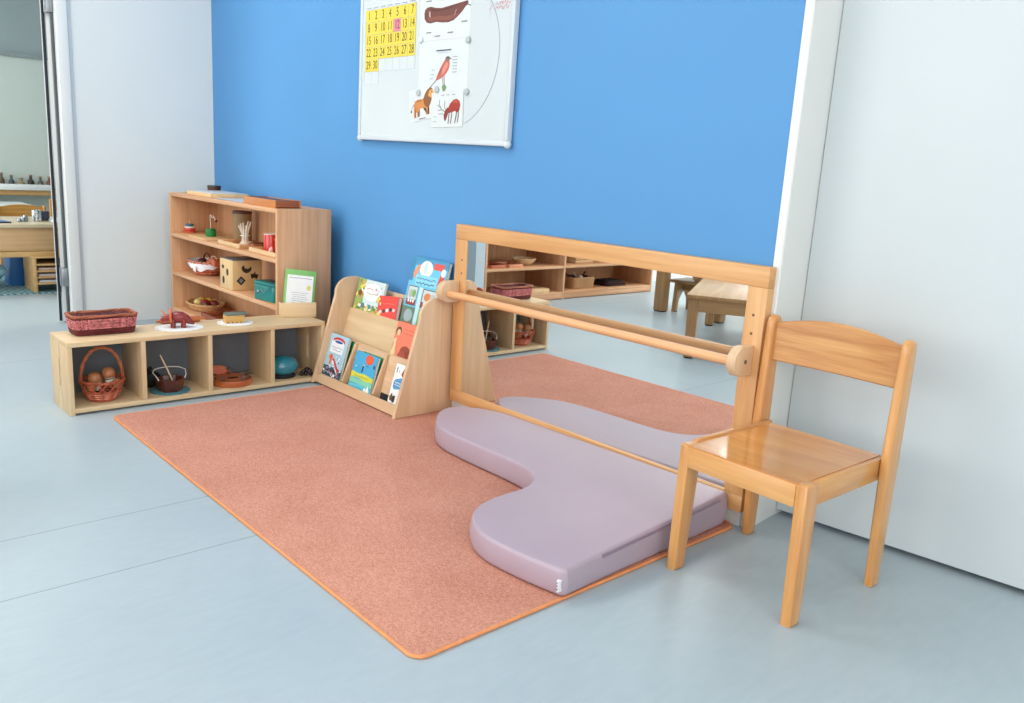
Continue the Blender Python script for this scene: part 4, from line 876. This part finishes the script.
MB().tube([(.022*math.cos(2*PI*i/24), .022*math.sin(2*PI*i/24), .038) for i in range(24)], .0018, 6, True).build('string_tie', paint((236, 232, 222), .6), t)
MB().lathe([(0, 0), (.026, 0), (.028, .004), (.024, .014), (.018, .016), (0, .016)], n=20).build('cup_base', paint((214, 196, 172), .5), t)
t = thing('wooden_block_box', 'small brown wooden box beside the clothes pegs', 'box', (-3.905, -.262, Z1+.0004))
t.scale = (0.8, 0.8, 0.9)
MB().box((-.034, -.050, 0), (.034, .050, .036), .003).build('body', wood('brown_box', (176, 108, 66), (140, 78, 46), 'x', .4), t); MB().box((-.030, -.046, .036), (.030, .046, .042), .002).build('lid', wood('brown_lid', (120, 62, 44), (90, 44, 32), 'x', .4), t)
tray('light-edged wooden tray under the red mug, right end of the upper shelf', -3.855, -3.572, -.338, -.19, Z1, .024, PLY, LPLY)
t = thing('red_mug', 'red mug with white inside standing in the right-hand tray', 'mug', (-3.768, -.262, Z1+.0056))
MB().lathe([(0, 0), (.033, 0), (.036, .003), (.037, .086), (.036, .089), (.033, .089), (.032, .086), (.031, .008), (0, .008)], n=32).build('body', paint((212, 52, 44), .25, var=.03, coat=.4), t)
MB().lathe([(.0305, .012), (.0312, .0885), (.0362, .0895), (.0372, .087)], n=32).build('white_inside', paint((238, 232, 224), .3), t)
MB().tube([(.036, 0, .070), (.052, -.004, .068), (.058, -.004, .048), (.052, -.004, .026), (.036, 0, .022)], .005, 10).build('handle', paint((222, 80, 70), .25), t)
t = thing('pink_shell', 'small pink and white shell beside the red mug', 'shell', (-3.690, -.300, Z1+.0056))
m = MB(); m.lathe([(0, 0), (.012, .002), (.017, .010), (.014, .022), (.006, .034), (0, .038)], n=16, sy=.7); m.build('shell', paint((228, 150, 140), .4, var=.2, scale=90), t)
for q in (-.008, .0, .008): MB().tube([(q, -.011, .004), (q*.8, -.0115, .014), (q*.4, -.006, .030)], .0015, 6).build('rib', paint((240, 214, 204), .4), t)
# middle compartment
t = thing('lined_basket', 'round wicker basket with white cloth lining on the middle shelf', 'basket', (-4.675, -.215, Z2+.0004))
ORB = paint((198, 108, 72), .5, var=.3, scale=60, name='orange_wicker')
weave(t, .070, (.070, .060), (.134, .098), 2, 12, 26, .0032, ORB, (paint((226, 140, 110), .5, var=.2), lambda i, n: i % 3 == 1), ORB, .004, .003)
CL = paint((236, 236, 240), .9, var=.05, scale=30, name='white_cloth'); n = 72; co = []
for j, (k, z) in enumerate([(.80, .030), (.97, .062), (1.03, .079), (1.08, .076), (1.08, .060), (1.04, .040)]):
    for i in range(n):
        a = 2*PI*i/n; wv = .006*math.sin(9*a)+(.010*math.sin(3*a+1) if j == 5 else 0); co.append((.126*k*math.cos(a), .092*k*math.sin(a), z+(wv if j >= 4 else 0)))
MB().mesh(co, [(j*n+i, j*n+(i+1) % n, (j+1)*n+(i+1) % n, (j+1)*n+i) for j in range(5) for i in range(n)]).build('cloth_lining', CL, t)
m = MB(); m.prism([(-.02, 0), (.03, .004), (.022, -.03), (-.006, -.024)], 'y', -.0015, .0015); m.build('cloth_corner', CL, t, (.045, -.094, .052)); 
handle_arc(t, .048, .052, .068, .0035, paint((104, 50, 36), .5, var=.2), 'x')
for k, (x, y, r, c) in enumerate([(-.045, -.01, .026, (84, 34, 30)), (-.005, -.02, .027, (70, 28, 28)), (.03, .02, .026, (110, 52, 36)), (-.02, .03, .025, (96, 40, 32))]):
    tag(MB().ball((0, 0, 0), r, 18, (1, 1, .85)).build('wooden_fruit', paint(c, .4, var=.15, scale=50), None, (-4.675+x, -.215+y, Z2+.066)), 'dark red-brown round fruit in the cloth-lined basket', 'fruit', 'dark fruit in the lined basket')
t = thing('leather_pouch', 'orange-brown pouch leaning over the right rim of lined basket', 'pouch', (-4.565, -.225, Z2+.070), rz=.1)
MB().prism([(-.045, -.006), (.055, -.010), (.058, .018), (.040, .034), (-.020, .030), (-.046, .012)], 'y', -.022, .022, .008, 3).build('body', paint((184, 96, 60), .5, var=.15, scale=30), t); MB().tube([(-.03, 0, .026), (-.01, 0, .042), (.02, 0, .046), (.045, 0, .030)], .0035, 8).build('strap', paint((206, 170, 130), .6), t)
# shape sorter cube with punched figures
t = thing('shape_sorter', 'pale wooden cube with star, crescent and square cut-outs on the middle shelf', 'toy', (-4.118, -.262, Z2+.0004)); s_ = .079
SORT = wood('sorter', (232, 198, 146), (216, 178, 124), 'z', .45, grain=20)
MB().box((-s_, -s_, 0), (s_, s_, 2*s_-.006), .003).build('body', SORT, t)
MB().box((-s_+.004, -s_+.004, 2*s_-.006), (s_-.004, s_-.004, 2*s_-.002), .001).build('grey_lid', paint((104, 108, 112), .4), t)
HOL = (52, 40, 34)
def star(cx, cy, r, n=5, ph=.3, k=.42): return [(cx+(r if i % 2 == 0 else r*k)*math.cos(PI*i/n+ph), cy+(r if i % 2 == 0 else r*k)*math.sin(PI*i/n+ph)) for i in range(2*n)]
# left face (towards -y) and right face (towards +x)
art('cut_outs', t, .9, .9, [('p', star(.045, .125, .019), HOL), ('e', .105, .098, .017, .021, HOL), ('e', .050, .048, .016, .022, HOL)], -s_).location = (-s_, 0, 0)
cres = [(.030*math.cos(a), .030*math.sin(a)) for a in [PI*.95+PI*1.0*i/12 for i in range(13)]]+[(.004+.020*math.cos(a), .014+.020*math.sin(a)) for a in [PI*1.95-PI*1.0*i/12 for i in range(13)]]
o = art('cut_outs', t, .9, .9, [('p', [(.092+a, .128+b) for a, b in cres], HOL), ('p', star(.138, .082, .026, ph=.2), HOL), ('p', [(.030, .055), (.058, .082), (.086, .056), (.058, .028)], HOL), ('p', [(.044, .056), (.058, .069), (.072, .056), (.058, .042)], (120, 132, 140))], -s_); o.rotation_euler = (0, 0, PI/2); o.location = (0, -s_-.008, 0)
t = thing('teal_lunch_box', 'teal metal tin with wire handle at the right end of the middle shelf', 'tin', (-3.712, -.288, Z2+.0004), rz=.12)
t.scale = (1.12, 1.1, .9)
TEAL = paint((22, 124, 120), .3, var=.05, scale=20, name='teal_tin')
MB().prism(rounded_rect(-.078, -.042, .078, .042, .014), 'z', 0, .084, .003).build('body', TEAL, t); MB().prism(rounded_rect(-.079, -.043, .079, .043, .014), 'z', .0845, .100, .004).build('lid', TEAL, t)
MB().tube([(-.05, .0, .099), (-.052, -.02, .102), (-.03, -.046, .075), (.02, -.052, .045), (.055, -.046, .085), (.056, -.02, .103), (.05, 0, .1)], .0016, 8).build('wire_handle', STEEL, t)
MB().ball((-.040, -.044, .045), .009, 14, (1, .5, 1)).build('clasp', STEEL, t); MB().box((-.03, -.02, .1002), (.035, .022, .1012), .0004).build('lid_print', paint((30, 60, 60), .4), t)
t = thing('red_shade_block', 'dark red box standing in for shaded wood behind the teal tin', 'box', (-3.80, -.145, Z2+.0004)); MB().box((-.05, -.05, 0), (.05, .05, .15), .002).build('body', paint((142, 50, 40), .6, var=.1), t); MB().box((-.051, -.051, .15), (.051, .051, .158), .002).build('lid', paint((120, 40, 34), .6), t)  # added block; its dark red stands in for shading on the shelf wood
# bottom compartment: wide wicker tray of fruit and boards
t = thing('fruit_tray', 'wide shallow wicker tray of wooden fruit low in the tall bookcase', 'basket', (-4.715, -.215, Z3+.0004))
weave(t, .034, (.100, .070), (.135, .095), 2, 7, 30, .0032, TAN_W, None, TAN_W, .0045, .003)
for x, y, r, c in [(-.06, .0, .028, (226, 190, 90)), (-.02, .03, .028, (214, 170, 80)), (.03, -.01, .028, (150, 40, 34)), (.068, .025, .025, (120, 32, 30)), (-.02, -.035, .026, (232, 206, 130)), (.078, -.03, .020, (96, 60, 50))]:
    k = MB().ball((0, 0, 0), r, 18, (1.1, .9, .85)).build('wooden_fruit', paint(c, .4, var=.12, scale=40), None, (-4.715+x, -.215+y, Z3+.040)); tag(k, {226: 'yellow', 214: 'ochre', 150: 'bright red', 120: 'dark red', 232: 'pale yellow', 96: 'small brown'}[c[0]]+' wooden fruit in the wide wicker tray', 'fruit', 'wooden fruit in the wicker tray')
t = tray('reddish wooden board in the lowest compartment right of the fruit tray', -4.48, -4.16, -.335, -.16, Z3, .03, wood('red_board', (178, 100, 66), (140, 70, 44), 'x', .4), None)
t = tray('pale wooden board in the lowest compartment behind the casket', -4.10, -3.80, -.335, -.16, Z3, .020, PLY)
# on top
t = thing('flat_wooden_box', 'flat pale wooden box with grey lid on top of the tall bookcase', 'box', (-4.505, -.218, ZT))
MB().box((-.165, -.105, 0), (.165, .105, .020), .002).build('body', LPLY, t); MB().box((-.160, -.100, .020), (.160, .100, .024), .001).build('grey_lid', paint((196, 198, 198), .5), t)
t = thing('dark_tin', 'short dark brown round tin at the back corner of bookcase top', 'tin', (-4.79, -.118, ZT))
MB().lathe([(0, 0), (.036, 0), (.037, .002), (.037, .036), (0, .036)], n=28).build('body', paint((88, 44, 30), .35, var=.3, scale=40), t); MB().lathe([(0, .036), (.0385, .036), (.0385, .045), (.036, .047), (0, .047)], n=28).build('lid', paint((52, 48, 34), .35), t)
t = thing('grey_paper', 'sheet of grey paper between the two boxes on the bookcase top', 'paper', (-4.12, -.215, ZT)); MB().box((-.20, -.10, 0), (.20, .11, .0015), .0004).build('sheet', paint((188, 194, 196), .7), t)
t = thing('open_wooden_tray', 'open orange wooden tray with dark inside at the right of bookcase top', 'tray', (-3.744, -.268, ZT))
OT = wood('open_tray', (222, 152, 92), (196, 122, 66), 'x', .4, grain=20); BR = wood('open_tray_side', (168, 96, 56), (136, 70, 40), 'y', .4)
A_, D_ = .168, .062
MB().box((-A_, -D_, .001), (A_, D_, .006)).build('base', paint((50, 34, 28), .7), t)
MB().box((-A_, -D_-.006, 0), (A_, -D_+.002, .036)).build('front_wall', OT, t); MB().box((-A_, D_-.008, 0), (A_, D_, .036)).build('back_wall', OT, t)
MB().box((-A_, -D_+.002, .001), (-A_+.008, D_-.008, .036)).build('side_wall', BR, t); MB().box((A_-.008, -D_+.002, .001), (A_, D_-.008, .036)).build('side_wall', BR, t)
MB().box((-A_+.008, -D_+.002, .026), (A_-.008, D_-.008, .032), 0).build('dark_insert', paint((66, 68, 74), .5), t)

# ================================================================== furniture across the room (seen in the mirror)
def open_unit(label, x0, x1, y0, y1, H, levels, divs):
    t = thing('wall_shelf_unit', label, 'shelf', ((x0+x1)/2, (y0+y1)/2, 0)); L = t.location; th = .02
    for y in [y0]+divs+[y1-th]: m = at(L); m.box((x0, y, 0), (x1, y+th, H-th)); m.build('upright', BEECH('z'), t)
    m = at(L); m.box((x0, y0, H-th), (x1, y1, H)); m.build('top_panel', BEECH('y'), t)
    ys = [y0]+divs+[y1-th]
    for a, b in zip(ys[:-1], ys[1:]):
        for z in levels: m = at(L); m.box((x0+.008, a+th, z-th), (x1-.001, b, z)); m.build('shelf_board', BEECH('y'), t)
        m = at(L); m.box((x1-.02, a+th, .006), (x1-.001, b, levels[0]-th)); m.build('plinth', BEECH('y'), t)
    m = at(L); m.box((x0, y0+th, .02), (x0+.008, y1-th, H-th), 0); m.build('back_board', BEECH('z'), t); return t
open_unit('long beech shelf unit along the left wall beyond the doorway, seen in the mirror', -5.055, -4.60, -3.93, -1.93, .50, [.06, .272], [-2.79])
Zu, Zl = .2725, .0605
t = thing('serving_bowl', 'pale wooden bowl on the long shelf unit seen in the mirror', 'bowl', (-4.76, -2.47, Zu)); MB().lathe([(0, 0), (.045, 0), (.075, .018), (.098, .050), (.100, .056), (.095, .054), (.070, .022), (.040, .008), (0, .007)], n=36).build('bowl', BIRCH('x'), t)
MB().box((-.014, .094, .046), (.014, .118, .056), .003).build('grip', BIRCH('x'), t)
for (y0, y1, x1, lab, c) in [(-2.16, -2.02, -4.63, 'flat reddish tray left of the orange box on the mirrored shelf unit', (190, 110, 84)), (-2.34, -2.20, -4.63, 'flat orange-pink box beside the bowl on the mirrored shelf unit', (222, 150, 116))]:
    t = thing('flat_tray', lab, 'tray', (x1-.09, (y0+y1)/2, Zu)); MB().box((-.09, -.07, 0), (.09, .07, .006)).build('base', paint(c, .5, var=.1), t)
    for a, b in [((-.09, -.07, .006), (.09, -.064, .024)), ((-.09, .064, .006), (.09, .07, .024)), ((-.09, -.064, .006), (-.084, .064, .024)), ((.084, -.064, .006), (.09, .064, .024))]: MB().box(a, b, .001).build('edge', paint(c, .5, var=.1), t)
t = thing('low_wooden_box', 'low pale wooden box behind the red basket on the lowest mirrored shelf', 'box', (-4.69, -2.50, Zl)); MB().box((-.08, -.13, 0), (.08, .13, .03), .002).build('body', LPLY, t); MB().box((-.076, -.126, .03), (.076, .126, .035), .001).build('lid', LPLY, t)
t = thing('woven_chest', 'straw basket filled with dark dolls on the mirrored shelf unit', 'basket', (-4.77, -3.12, Zl)); weave(t, .085, (.085, .125), (.088, .128), 8, 13, 40, .0035, TAN_W, None, TAN_W, .004, .003)
for k, (x, y, c) in enumerate([(.0, -.07, (44, 30, 30)), (.02, -.01, (226, 224, 222)), (-.02, .040, (60, 36, 34)), (.01, .090, (52, 32, 30))]):
    d = thing('rag_doll', ['dark rag doll at the far end of straw basket', 'white rag doll in the middle of straw basket', 'dark rag doll second from the near end of straw basket', 'dark rag doll with raised arm at the near end of straw basket'][k], 'doll', (-4.77+x, -3.12+y, Zl+.085), rot=(.5-.3*k, .2, k), group='dolls in the straw basket')
    MB().ball((0, 0, 0), .026, 14, (1, 1, .8)).build('body', paint(c, .8), d); MB().ball((.03, 0, .012), .016, 14).build('head', paint((90, 56, 46) if k != 1 else (220, 190, 170), .7), d)
    MB().tube([(.01, .02, .0), (.03, .045, .02), (.035, .05, .04)], .006, 8).build('arm', paint(c, .8), d)
t = thing('folded_cloth', 'dark folded cloth bundle right of the straw basket, seen in mirror', 'cloth', (-4.77, -3.53, Zl))
for i in range(3): MB().prism(rounded_rect(-.10+.01*i, -.14+.015*i, .10-.012*i, .13-.01*i, .03), 'z', .0005+.015*i, .0145+.015*i, .005).build('fold', paint([(40, 26, 30), (72, 34, 34), (34, 28, 34)][i], .9, var=.2), t)
t = thing('wooden_crate', 'small pale wooden crate on the upper mirrored shelf', 'box', (-4.77, -3.12, Zu))
for z in (.003, .028, .053):
    for a, b in [((-.07, -.11, z), (-.062, .11, z+.020)), ((.062, -.11, z), (.07, .11, z+.020)), ((-.062, -.11, z), (.062, -.102, z+.020)), ((-.062, .102, z), (.062, .11, z+.020))]: MB().box(a, b, .001).build('slat', LPLY, t)
MB().box((-.062, -.102, .0), (.062, .102, .004), 0).build('base', LPLY, t)
for x in (-.058, .058):
    for y in (-.098, .098): MB().box((x-.004, y-.004, .004), (x+.004, y+.004, .073), 0).build('corner_post', LPLY, t)
def table(label, loc, rz, Lx, Ly, H, leg=.065, top=.022, apron=.075, inset=.012, group=None, cat='table'):
    t = thing('low_table', label, cat, loc, rz, group)
    MB().box((0, -Ly, H-top), (Lx, 0, H), .004).build('tabletop', TABLEW('y'), t)
    for x in (inset, Lx-inset-leg):
        for y in (-Ly+inset, -inset-leg):
            m = MB(); m.box((x, y, .008), (x+leg, y+leg*.9, H-top), .004); l = m.build('leg', TABLEW('z'), t)
            MB().box((x+.006, y+.006, 0), (x+leg-.006, y+leg*.9-.006, .008), .001).build('foot_pad', BLK, l)
    for a, b in [((leg+inset, -inset-.03, H-top-apron), (Lx-leg-inset, -inset-.008, H-top)), ((leg+inset, -Ly+inset+.008, H-top-apron), (Lx-leg-inset, -Ly+inset+.03, H-top)), ((inset+.008, -Ly+inset+leg, H-top-apron), (inset+.03, -leg-inset, H-top)), ((Lx-inset-.03, -Ly+inset+leg, H-top-apron), (Lx-inset-.008, -leg-inset, H-top))]:
        MB().box(a, b, .002).build('apron', TABLEW('x' if b[0]-a[0] > .2 else 'y'), t)
    return t
table('low wooden table with thick square legs nearest the rug, seen in the mirror', (-2.745, -1.825, 0), math.radians(-28.7), .50, 1.28, .372, .058)
table('larger wooden table further back across the room, seen in the mirror', (-3.915, -3.04, 0), math.radians(-1), .62, .60, .50, .085, apron=.105)
t = thing('low_bench', 'small wooden bench with arched legs under the far table, seen in mirror', 'bench', (-3.80, -3.31, 0), math.radians(-5))
P = [(-.13, 0), (-.085, 0), (-.075, .09), (-.03, .150), (.03, .150), (.075, .09), (.085, 0), (.13, 0), (.115, .225), (-.115, .225)]
for x in (-.03, .60):
    e = MB().prism(P, 'x', x, x+.03, .004).build('end_panel', TABLEW('z'), t)
    for y in (-.107, .107): MB().box((x-.001, y-.021, -.0), (x+.031, y+.021, .006), 0).build('foot_pad', BLK, e)
MB().box((-.06, -.135, .225), (.66, .135, .250), .006).build('seat', TABLEW('x'), t); MB().box((0, -.012, .16), (.60, .012, .21), .002).build('stretcher', TABLEW('x'), t)

# ================================================================== the next room through the doorway
RM = wood('room_table', (214, 176, 120), (194, 152, 96), 'y', .4, grain=20)
t = thing('long_work_table', 'long pale wooden table in the next room seen through the doorway', 'table', (-6.62, -.72, 0))
MB().box((-.34, -1.30, .432), (.34, .95, .455), .004).build('tabletop', wood('top_grey', (214, 200, 172), (200, 184, 152), 'y', .3), t)
MB().box((.29, -1.24, .275), (.315, .89, .432), .002).build('deep_front_apron', wood('apron', (212, 176, 132), (196, 156, 110), 'y', .45), t); MB().box((.28, -1.24, .235), (.325, .89, .272), .003).build('lower_rail', RM, t)
MB().box((-.315, -1.24, .345), (-.29, .89, .432), .002).build('rear_apron', RM, t)
for y in (-1.26, -.42, .87):
    for x in (-.32, .25): MB().box((x, y, 0), (x+.05, y+.05, .432), .004).build('leg', RM, t)
t = thing('paper_tray_stand', 'small wooden stand with four paper shelves under the long table', 'shelf', (-6.40, -.60, 0))
for y in (-.165, .30): MB().box((-.14, y, 0), (.155, y+.02, .243), .003).build('side_panel', RM, t)
MB().box((-.145, -.175, .2435-.012), (.160, .33, .2435), .002).build('top_panel', RM, t)
for z in (.052, .094, .136, .180): MB().box((-.135, -.145, z), (.150, .30, z+.012), .001).build('shelf_board', RM, t)
MB().box((-.14, -.145, .05), (-.136, .30, .23), 0).build('back_board', paint((90, 62, 44), .7), t)
for k, (z, c) in enumerate([(.0645, (226, 228, 236)), (.1065, (216, 206, 210)), (.1485, (220, 196, 184))]):
    p = tag(MB().box((-.12, -.13, 0), (.13, .26, .014), .001).build('paper_stack', paint(c, .8, var=.05, scale=90)), ['white paper stack on the lowest board of the small stand', 'greyish paper stack on the middle board of the small stand', 'pinkish paper stack on the upper board of the small stand'][k], 'paper', 'paper stacks in the small stand'); p.location = (-6.40, -.60, z)
t = thing('blue_bin', 'bright blue plastic bin under the long table in the next room', 'bin', (-6.70, -.775, 0))
BB = paint((22, 96, 164), .4, var=.06, name='blue_plastic')
MB().prism([(-.10, 0), (.10, 0), (.115, .21), (-.115, .21)], 'y', -.062, .055, .006).build('body', BB, t); MB().box((-.125, -.07, .21), (.125, .062, .222), .003).build('rim', BB, t)
t = thing('light_blue_cushion', 'pale blue cushion slumped left of the blue bin', 'cushion', (-6.58, -.99, .042), rot=(.0, -.35, 0)); MB().prism(rounded_rect(-.10, -.12, .10, .12, .04), 'z', .02, .10, .035, 4).build('cover', paint((150, 200, 220), .9, var=.1, scale=15), t); MB().tube([(x, y, .06) for x, y in rounded_rect(-.101, -.121, .101, .121, .04)], .004, 6, True).build('piping', paint((120, 176, 204), .8), t)
def striped():
    m, nt, b = nodes('striped_rug'); tc = nt.nodes.new('ShaderNodeTexCoord'); wv = nt.nodes.new('ShaderNodeTexWave'); wv.inputs['Scale'].default_value = 9; wv.inputs['Distortion'].default_value = 2.5; wv.inputs['Detail'].default_value = 2
    mp = nt.nodes.new('ShaderNodeMapping'); mp.inputs['Rotation'].default_value = (0, 0, 1.2); nt.links.new(tc.outputs['Object'], mp.inputs['Vector']); nt.links.new(mp.outputs[0], wv.inputs['Vector'])
    r = nt.nodes.new('ShaderNodeValToRGB'); r.color_ramp.elements[0].color = (*lin((46, 88, 110)), 1); r.color_ramp.elements[1].color = (*lin((150, 190, 196)), 1); r.color_ramp.elements[0].position = .3; r.color_ramp.elements[1].position = .6
    nt.links.new(wv.outputs['Fac'], r.inputs['Fac']); nt.links.new(r.outputs['Color'], b.inputs['Base Color']); b.inputs['Roughness'].default_value = .95; return m
sr = tag(MB().prism(rounded_rect(-.85, -1.3, .0, 1.1, .05), 'z', .0004, .006, .002).build('striped_rug', striped()), 'teal and blue striped rug under the long table in the next room', 'rug'); sr.location = (-6.235, -.7, 0)
for o in bpy.data.objects:       # things of the next room that stand on the striped rug
    if o.name in ('paper_tray_stand', 'blue_bin', 'long_work_table', 'light_blue_cushion', 'paper_stack', 'paper_stack.001', 'paper_stack.002'): o.location.z += .0065
def lathe_thing(name, label, cat, loc, prof, c, rough=.4, metal=0, group=None):
    t = thing(name, label, cat, loc, group=group); MB().lathe(prof, n=24).build('body', paint(c, rough, metal), t); return t
zt = .455+.0068
t = lathe_thing('metal_cup', 'shiny metal cup on the long table in the next room', 'cup', (-6.55, -.66, zt), [(0, 0), (.026, 0), (.030, .004), (.031, .075), (.028, .076), (.026, .01), (0, .01)], (200, 204, 210), .25, 1.0)
MB().tube([(.03, 0, .06), (.046, 0, .056), (.046, 0, .025), (.03, 0, .02)], .003, 8).build('handle', STEEL, t)
t = lathe_thing('dark_cup', 'dark cup right beside the shiny metal cup on the table', 'cup', (-6.60, -.60, zt), [(0, 0), (.026, 0), (.031, .004), (.033, .062), (.030, .064), (.026, .01), (0, .01)], (54, 60, 80), .35)
t = thing('napkin_pile', 'pile of white folded napkins at the right of the cups', 'napkins', (-6.52, -.50, zt)); MB().box((-.06, -.085, 0), (.06, .085, .010), .002).build('lower_napkins', paint((232, 236, 240), .9), t); MB().box((-.052, -.078, .0104), (.055, .080, .020), .002).build('upper_napkins', paint((224, 228, 234), .9), t)
t = thing('blue_folder', 'blue folder with a dark edge at the left of the long table', 'folder', (-6.45, -1.02, zt), rz=.1); MB().box((-.09, -.16, 0), (.09, .16, .008), .001).build('cover', paint((88, 132, 176), .5), t); MB().box((.082, -.161, .0), (.091, .161, .010), .001).build('dark_edge', paint((40, 50, 70), .5), t)
t = thing('tea_set', 'small metal pots standing together left of the shiny cup', 'pots', (-6.50, -.755, zt))
for x, y, r, h in [(0, 0, .018, .03), (.03, -.03, .014, .024), (-.03, .02, .016, .042)]: MB().lathe([(0, 0), (r, 0), (r*1.15, h*.4), (r*.8, h), (0, h)], n=18).build('pot', STEEL, t, (x, y, 0))
OC = lambda a: wood('ochre_chair', (206, 158, 84), (182, 130, 60), a, .4)
make_chair((-7.42, -.545, 0), math.radians(90), 'ochre wooden chair behind the long table in the next room', mat=OC, sc=.775, W=.40, taper=0)
make_chair((-8.05, -.02, 0), math.radians(90), 'ochre wooden chair further back beside the white table', mat=OC, sc=.80, W=.40, taper=0)
t = thing('white_table', 'long white-topped table behind the first chair in the next room', 'table', (-8.3, -.6, 0)); MB().box((-.35, -1.2, .44), (.10, .28, .462), .004).build('tabletop', paint((214, 224, 226), .35), t)
for x in (-.30, .03):
    for y in (-1.15, .20): MB().box((x, y, 0), (x+.05, y+.05, .44), .003).build('leg', RM, t)
t = thing('wall_console', 'narrow wooden wall shelf at the far side of next room', 'shelf', (-9.45, -.25, 0)); MB().box((-.145, -.36, .485), (.16, 1.2, .535), .004).build('shelf_board', wood('console', (196, 158, 104), (176, 136, 82), 'y', .45), t)
for y in (-.20, .6): MB().prism([(-.145, .33), (-.12, .33), (.12, .485), (-.145, .485)], 'y', y, y+.03, .002).build('shelf_bracket', RM, t)
zc = .5355
t = lathe_thing('green_glass_jar', 'pale green jar at the left of the far wall shelf', 'jar', (-9.4, -.50, zc), [(0, 0), (.05, 0), (.062, .02), (.062, .09), (.04, .115), (.04, .125), (0, .125)], (176, 196, 170), .3); MB().lathe([(0, .125), (.043, .125), (.043, .14), (0, .142)], n=20).build('lid', paint((120, 130, 110), .4), t)
t = thing('white_tray', 'long white tray on the far wall shelf', 'tray', (-9.35, -.18, zc)); MB().box((-.08, -.22, 0), (.08, .26, .012), .003).build('base', paint((226, 230, 232), .4), t)
for a, b in [((-.08, -.22, .012), (-.07, .26, .05)), ((.07, -.22, .012), (.08, .26, .05)), ((-.07, -.22, .012), (.07, -.21, .05)), ((-.07, .25, .012), (.07, .26, .05))]: MB().box(a, b, .002).build('edge', paint((226, 230, 232), .4), t)
rz_ = random.Random(9)
for i in range(7):
    y = -.40+.085*i+.02; c = [(70, 76, 70), (90, 74, 56), (60, 70, 80), (150, 140, 110), (64, 60, 52), (84, 90, 80), (110, 70, 50)][i]; r, h = rz_.uniform(.025, .035), rz_.uniform(.09, .15)
    t = lathe_thing('small_bottle', ['%s bottle in the row behind the white tray' % n for n in ('dark green', 'olive brown', 'slate blue', 'beige', 'blackish', 'grey green', 'rust brown')][i], 'bottle', (-9.54, y, zc), [(0, 0), (r, 0), (r, h*.6), (r*.45, h*.78), (r*.45, h), (0, h)], c, .35, group='bottles on the far wall shelf')
    MB().lathe([(0, h), (r*.55, h), (r*.55, h+.012), (0, h+.014)], n=14).build('stopper', paint((150, 120, 90), .5), t)
